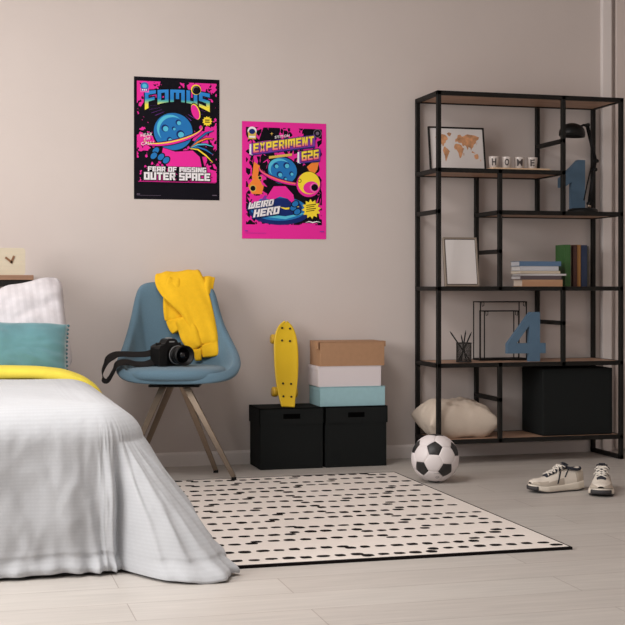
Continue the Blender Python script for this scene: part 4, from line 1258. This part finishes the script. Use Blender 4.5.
for i, (t_, x_, z_, w_) in enumerate((('HEAR', .032, .298, .056), ('the', .048, .281, .03), ('CALL!', .034, .258, .06))):
    p.text(t_, 0, 0, 0, 0, 'white', 0, warp=lambda a, c, x_=x_, z_=z_, w_=w_: (x_ + a*w_, z_ + c*.016 + a*.008))
for z0_, z1_, body, sz in ((.134,.158,'FEAR OF MISSING',.285), (.094,.130,'OUTER SPACE',.322)):
    x_ = w/2 - sz/2
    lw = lambda a, c, x_=x_, z0_=z0_, z1_=z1_, sz=sz: (x_ + a * sz, z0_ + c * (z1_ - z0_))
    p.block(body, 'black', lw, .9); p.block(body, 'white', lw, .12)
p.flat(rect(.02, .084, w - .02, .0865), 'magenta')
p.text('1234', .014, .022, .014, .005, 'grey', 0) if False else None
p.flat(rect(.013, .022, .028, .0255), 'grey'); p.flat(rect(.013, .0175, .13, .0185), 'grey'); p.flat(rect(w-.036, .022, w-.014, .0255), 'grey')
p.done('black and magenta poster reading FOMUS fear of missing outer space')
# --- poster 2
w, h = .430, .578
TI = grad_mat('title_magenta_to_yellow', 0, 1, [(0, rgb(240,60,150)), (1, rgb(255,230,70))])
def tilt_grad(name, z_at_left, slope, hgt):
    m, nt, b = new_mat(name); b.inputs['Roughness'].default_value = .6; b.inputs['Specular IOR Level'].default_value = .15
    tc = nt.nodes.new('ShaderNodeTexCoord'); sx = nt.nodes.new('ShaderNodeSeparateXYZ'); nt.links.new(tc.outputs['Object'], sx.inputs[0])
    v = mnode(nt, 'SUBTRACT', sx.outputs['Z'], mnode(nt, 'MULTIPLY_ADD', sx.outputs['X'], slope, z_at_left))
    v = mnode(nt, 'DIVIDE', v, hgt)
    cr = nt.nodes.new('ShaderNodeValToRGB'); nt.links.new(v, cr.inputs['Fac'])
    e = cr.color_ramp.elements; e[0].position = .10; e[0].color = rgb(245,80,150); e[1].position = .45; e[1].color = rgb(255,228,80)
    nt.links.new(cr.outputs['Color'], b.inputs['Base Color']); return m
SL = .155
p = Poster(1.360, 1.1085, w, h, [poster_mat('wavy_cells_print', 2), tilt_grad('title_gradient', .408, SL, .06), tilt_grad('number_gradient', .335, SL, .065)])
p.flat(rect(0, 0, w, h), 'magenta')
p.flat(rect(.020, .070, w - .022, h - .028), 0)
p.flat([(.10,.53),(.17,.545),(.20,.50),(.16,.46),(.08,.47)], 'black'); 
p.flat(star(.150, .520, .0025, .009, 4), 'gold')
# lower dark ground and colours around the middle
p.flat([(.12,.34),(.20,.40),(.30,.38),(.36,.30),(.38,.18),(.40,.08),(.20,.08),(.13,.18)], 'black')
for pts, c_ in (([(.06,.38),(.09,.36),(.08,.31),(.10,.27),(.07,.25),(.05,.30)], 'orange'), ([(.33,.36),(.365,.39),(.395,.40),(.385,.35),(.36,.31)], 'orange'),
                ([(.03,.26),(.06,.30),(.11,.26),(.10,.22),(.05,.22)], 'orange')):
    p.flat(pts, c_)
for cx_, cz_, r_ in ((.055,.248,.017),(.09,.30,.010)):
    p.flat(circ(cx_, cz_, r_), 'gold'); p.flat(circ(cx_, cz_, r_*.75), 'black')
# saucer
p.flat(circ(.190, .135, .066, 40, 2.35, .0), 'navy'); p.flat(circ(.185, .150, .060, 40, 2.4, .0), 'blue'); p.flat(circ(.190, .156, .046, 36, 2.5), 'navy')
def swoosh2(pts, wd, k): swoosh(pts, wd, k)
swoosh([(.04,.165),(.12,.115),(.22,.105),(.32,.13)], .008, 'cyan'); swoosh([(.19,.158),(.22,.150),(.26,.155),(.29,.162)], .005, 'yellow')
p.flat([(.04,.17),(.06,.21),(.10,.215),(.075,.17)], 'magenta'); p.flat([(.09,.18),(.115,.215),(.13,.21),(.11,.18)], 'purple')
# plain planet with craters
p.flat(circ(.205, .338, .072, 40, 1.12, -.2), 'black'); p.flat(circ(.205, .338, .066, 40, 1.12, -.2), 'blue'); p.flat(circ(.190, .350, .048, 36, 1.2, -.2), 'cyan'); p.flat(circ(.203, .338, .049, 36, 1.2, -.2), 'blue')
for cx_, cz_, r_ in ((.172,.362,.014),(.225,.365,.016),(.250,.325,.011),(.190,.320,.015),(.218,.300,.009)):
    p.flat(circ(cx_, cz_, r_), 'navy'); p.flat(circ(cx_ + .003, cz_ - .003, r_ * .68), 'cyan')
rg = [(.205 + .118*cos(radians(a)), .318 + .034*sin(radians(a)) - .03*cos(radians(a))) for a in range(165, 376, 8)]
swoosh(rg, .012, 'black'); swoosh(rg, .008, 'magenta'); swoosh([(x_, z_ + .003) for x_, z_ in rg], .0025, 'orange')
p.flat([(.12,.20),(.16,.26),(.22,.262),(.26,.22),(.27,.165),(.23,.20),(.19,.21),(.15,.19)], 'magenta')
for x_, z_ in ((.26,.155),(.28,.135),(.27,.175)):
    p.flat(circ(x_, z_, .017, 16, 1.3, .5), 'black'); p.flat(circ(x_, z_, .013, 16, 1.3, .5), 'blue')
# yellow disc with a dark port
p.flat(circ(.338, .272, .066, 36, 1, 0), 'black'); p.flat(circ(.338, .272, .062, 36), 'magenta'); p.flat(circ(.340, .280, .056, 36), 'yellow')
p.flat(circ(.350, .258, .030, 26, 1.3, .2), 'magenta'); p.flat(circ(.367, .258, .023, 26), 'pink'); p.flat(circ(.370, .258, .0175, 26), 'black'); p.flat(circ(.292, .290, .010, 20), 'black'); p.flat(circ(.292, .290, .007, 20), 'yellow')
# top badges
p.flat(circ(.050, .530, .022, 28, 1.05), 'white'); p.flat(rect(.030, .490, .070, .528), 'gold'); p.flat(circ(.050, .528, .013, 24, 1.2), 'navy')
p.flat(rect(.034, .497, .066, .506), 'white'); p.flat(circ(.384, .528, .021, 28), 'grey'); p.flat(circ(.384, .528, .018, 28), 'black'); p.flat(circ(.384, .528, .009, 20), 'grey')
# titles on tilted slabs
def slab_(x0_, x1_, z0_, hh, off=.012):
    A_ = lambda x_, z_: (x_, z_ + SL * x_)
    p.flat([A_(x0_-off, z0_-.008), A_(x1_-.002, z0_-.012), A_(x1_+.004, z0_+hh*.8), A_(x1_-.006, z0_+hh+.005), A_(x0_-off, z0_+hh+.001)], 'navy')
    p.flat([A_(x0_-off, z0_), A_(x0_+.004, z0_-.008), A_(x0_+.004, z0_+hh-.002), A_(x0_-off+.001, z0_+hh)], 'white')
    p.flat([A_(x0_-.002, z0_-.004), A_(x1_, z0_-.004), A_(x1_, z0_+hh+.003), A_(x0_-.002, z0_+hh+.003)], 'purple')
def tilt(x_, z_, w_, h_, sh_=.0): return lambda a, c: (x_ + a*w_ + c*sh_, z_ + c*h_ + SL*(x_ + a*w_))
p.text('STITCH', 0, 0, 0, 0, 'white', .02, warp=tilt(.165, .470, .075, .013))
swoosh([(.075,.475),(.11,.480),(.145,.486)], .0015, 'pink'); swoosh([(.25,.502),(.30,.510),(.345,.516)], .0015, 'pink')
slab_(.048, .372, .410, .050)
p.block('EXPERIMENT', 'black', tilt(.056, .413, .310, .046), .35)
p.block('EXPERIMENT', 1, tilt(.056, .413, .310, .046))
slab_(.292, .398, .337, .052)
p.block('626', 'black', tilt(.302, .340, .088, .048), .5)
p.block('626', 2, tilt(.302, .340, .088, .048))
p.flat([(.135,.395),(.252,.413),(.252,.425),(.135,.408)], 'gold')
# WEIRD HERO
for body, x_, z_, w_, h_ in (('WEIRD', .030, .145, .125, .032), ('HERO', .055, .104, .130, .038)):
    lw = lambda a, c, x_=x_, z_=z_, w_=w_, h_=h_: (x_ + a*w_ + c*.007, z_ + c*h_ + .16*a*w_)
    p.block(body, 'navy', lambda a, c: (lw(a, c)[0] - .002, lw(a, c)[1] - .003), .9); p.block(body, 'white', lw, .1)
p.flat(star(.352, .150, .036, .050, 12, .1), 'yellow')
for k, tx in enumerate(('COMES', 'WITH', 'FREE', 'ALIEN')):
    p.flat([(.326, .166 - k*.010), (.376 - (k % 2)*.008, .172 - k*.010), (.376 - (k % 2)*.008, .176 - k*.010), (.326, .170 - k*.010)], 'black')
swoosh([(.322,.082),(.340,.088),(.36,.083),(.380,.088),(.400,.084)], .003, 'white')
p.flat(rect(.013, .036, .028, .040), 'purple'); p.flat(rect(.013, .027, .12, .0282), 'purple'); p.flat(rect(w-.034, .036, w-.012, .040), 'purple')
p.done('magenta bordered poster reading EXPERIMENT 626 weird hero')

# ------------------------------------------------------------------ light
def area(name, loc, rot, sx, sy, e, col):
    l = bpy.data.lights.new(name, 'AREA'); l.shape = 'RECTANGLE'; l.size = sx; l.size_y = sy; l.energy = e; l.color = col
    o = bpy.data.objects.new(name, l); COL.objects.link(o); o.location = loc; o.rotation_euler = rot; return o
area('window_daylight', (-2.27, 3.3, 1.62), (0, radians(-90), 0), 1.5, 3.2, 122, (1, .985, .97))
area('overhead_fill', (.3, 4.0, 2.62), (0, 0, 0), 1.0, 1.0, 36, (1, .97, .95))  # fill added from above for more top light, no lamp seen there
wd = bpy.data.worlds.new('world'); SC.world = wd; wd.use_nodes = True
bg = wd.node_tree.nodes['Background']; bg.inputs['Color'].default_value = (1, .985, .975, 1); bg.inputs['Strength'].default_value = .27
SC.view_settings.view_transform = 'Standard'; SC.view_settings.look = 'None'
SC.view_settings.gamma = 1; SC.view_settings.use_curve_mapping = False
SC.view_settings.exposure = 0.0
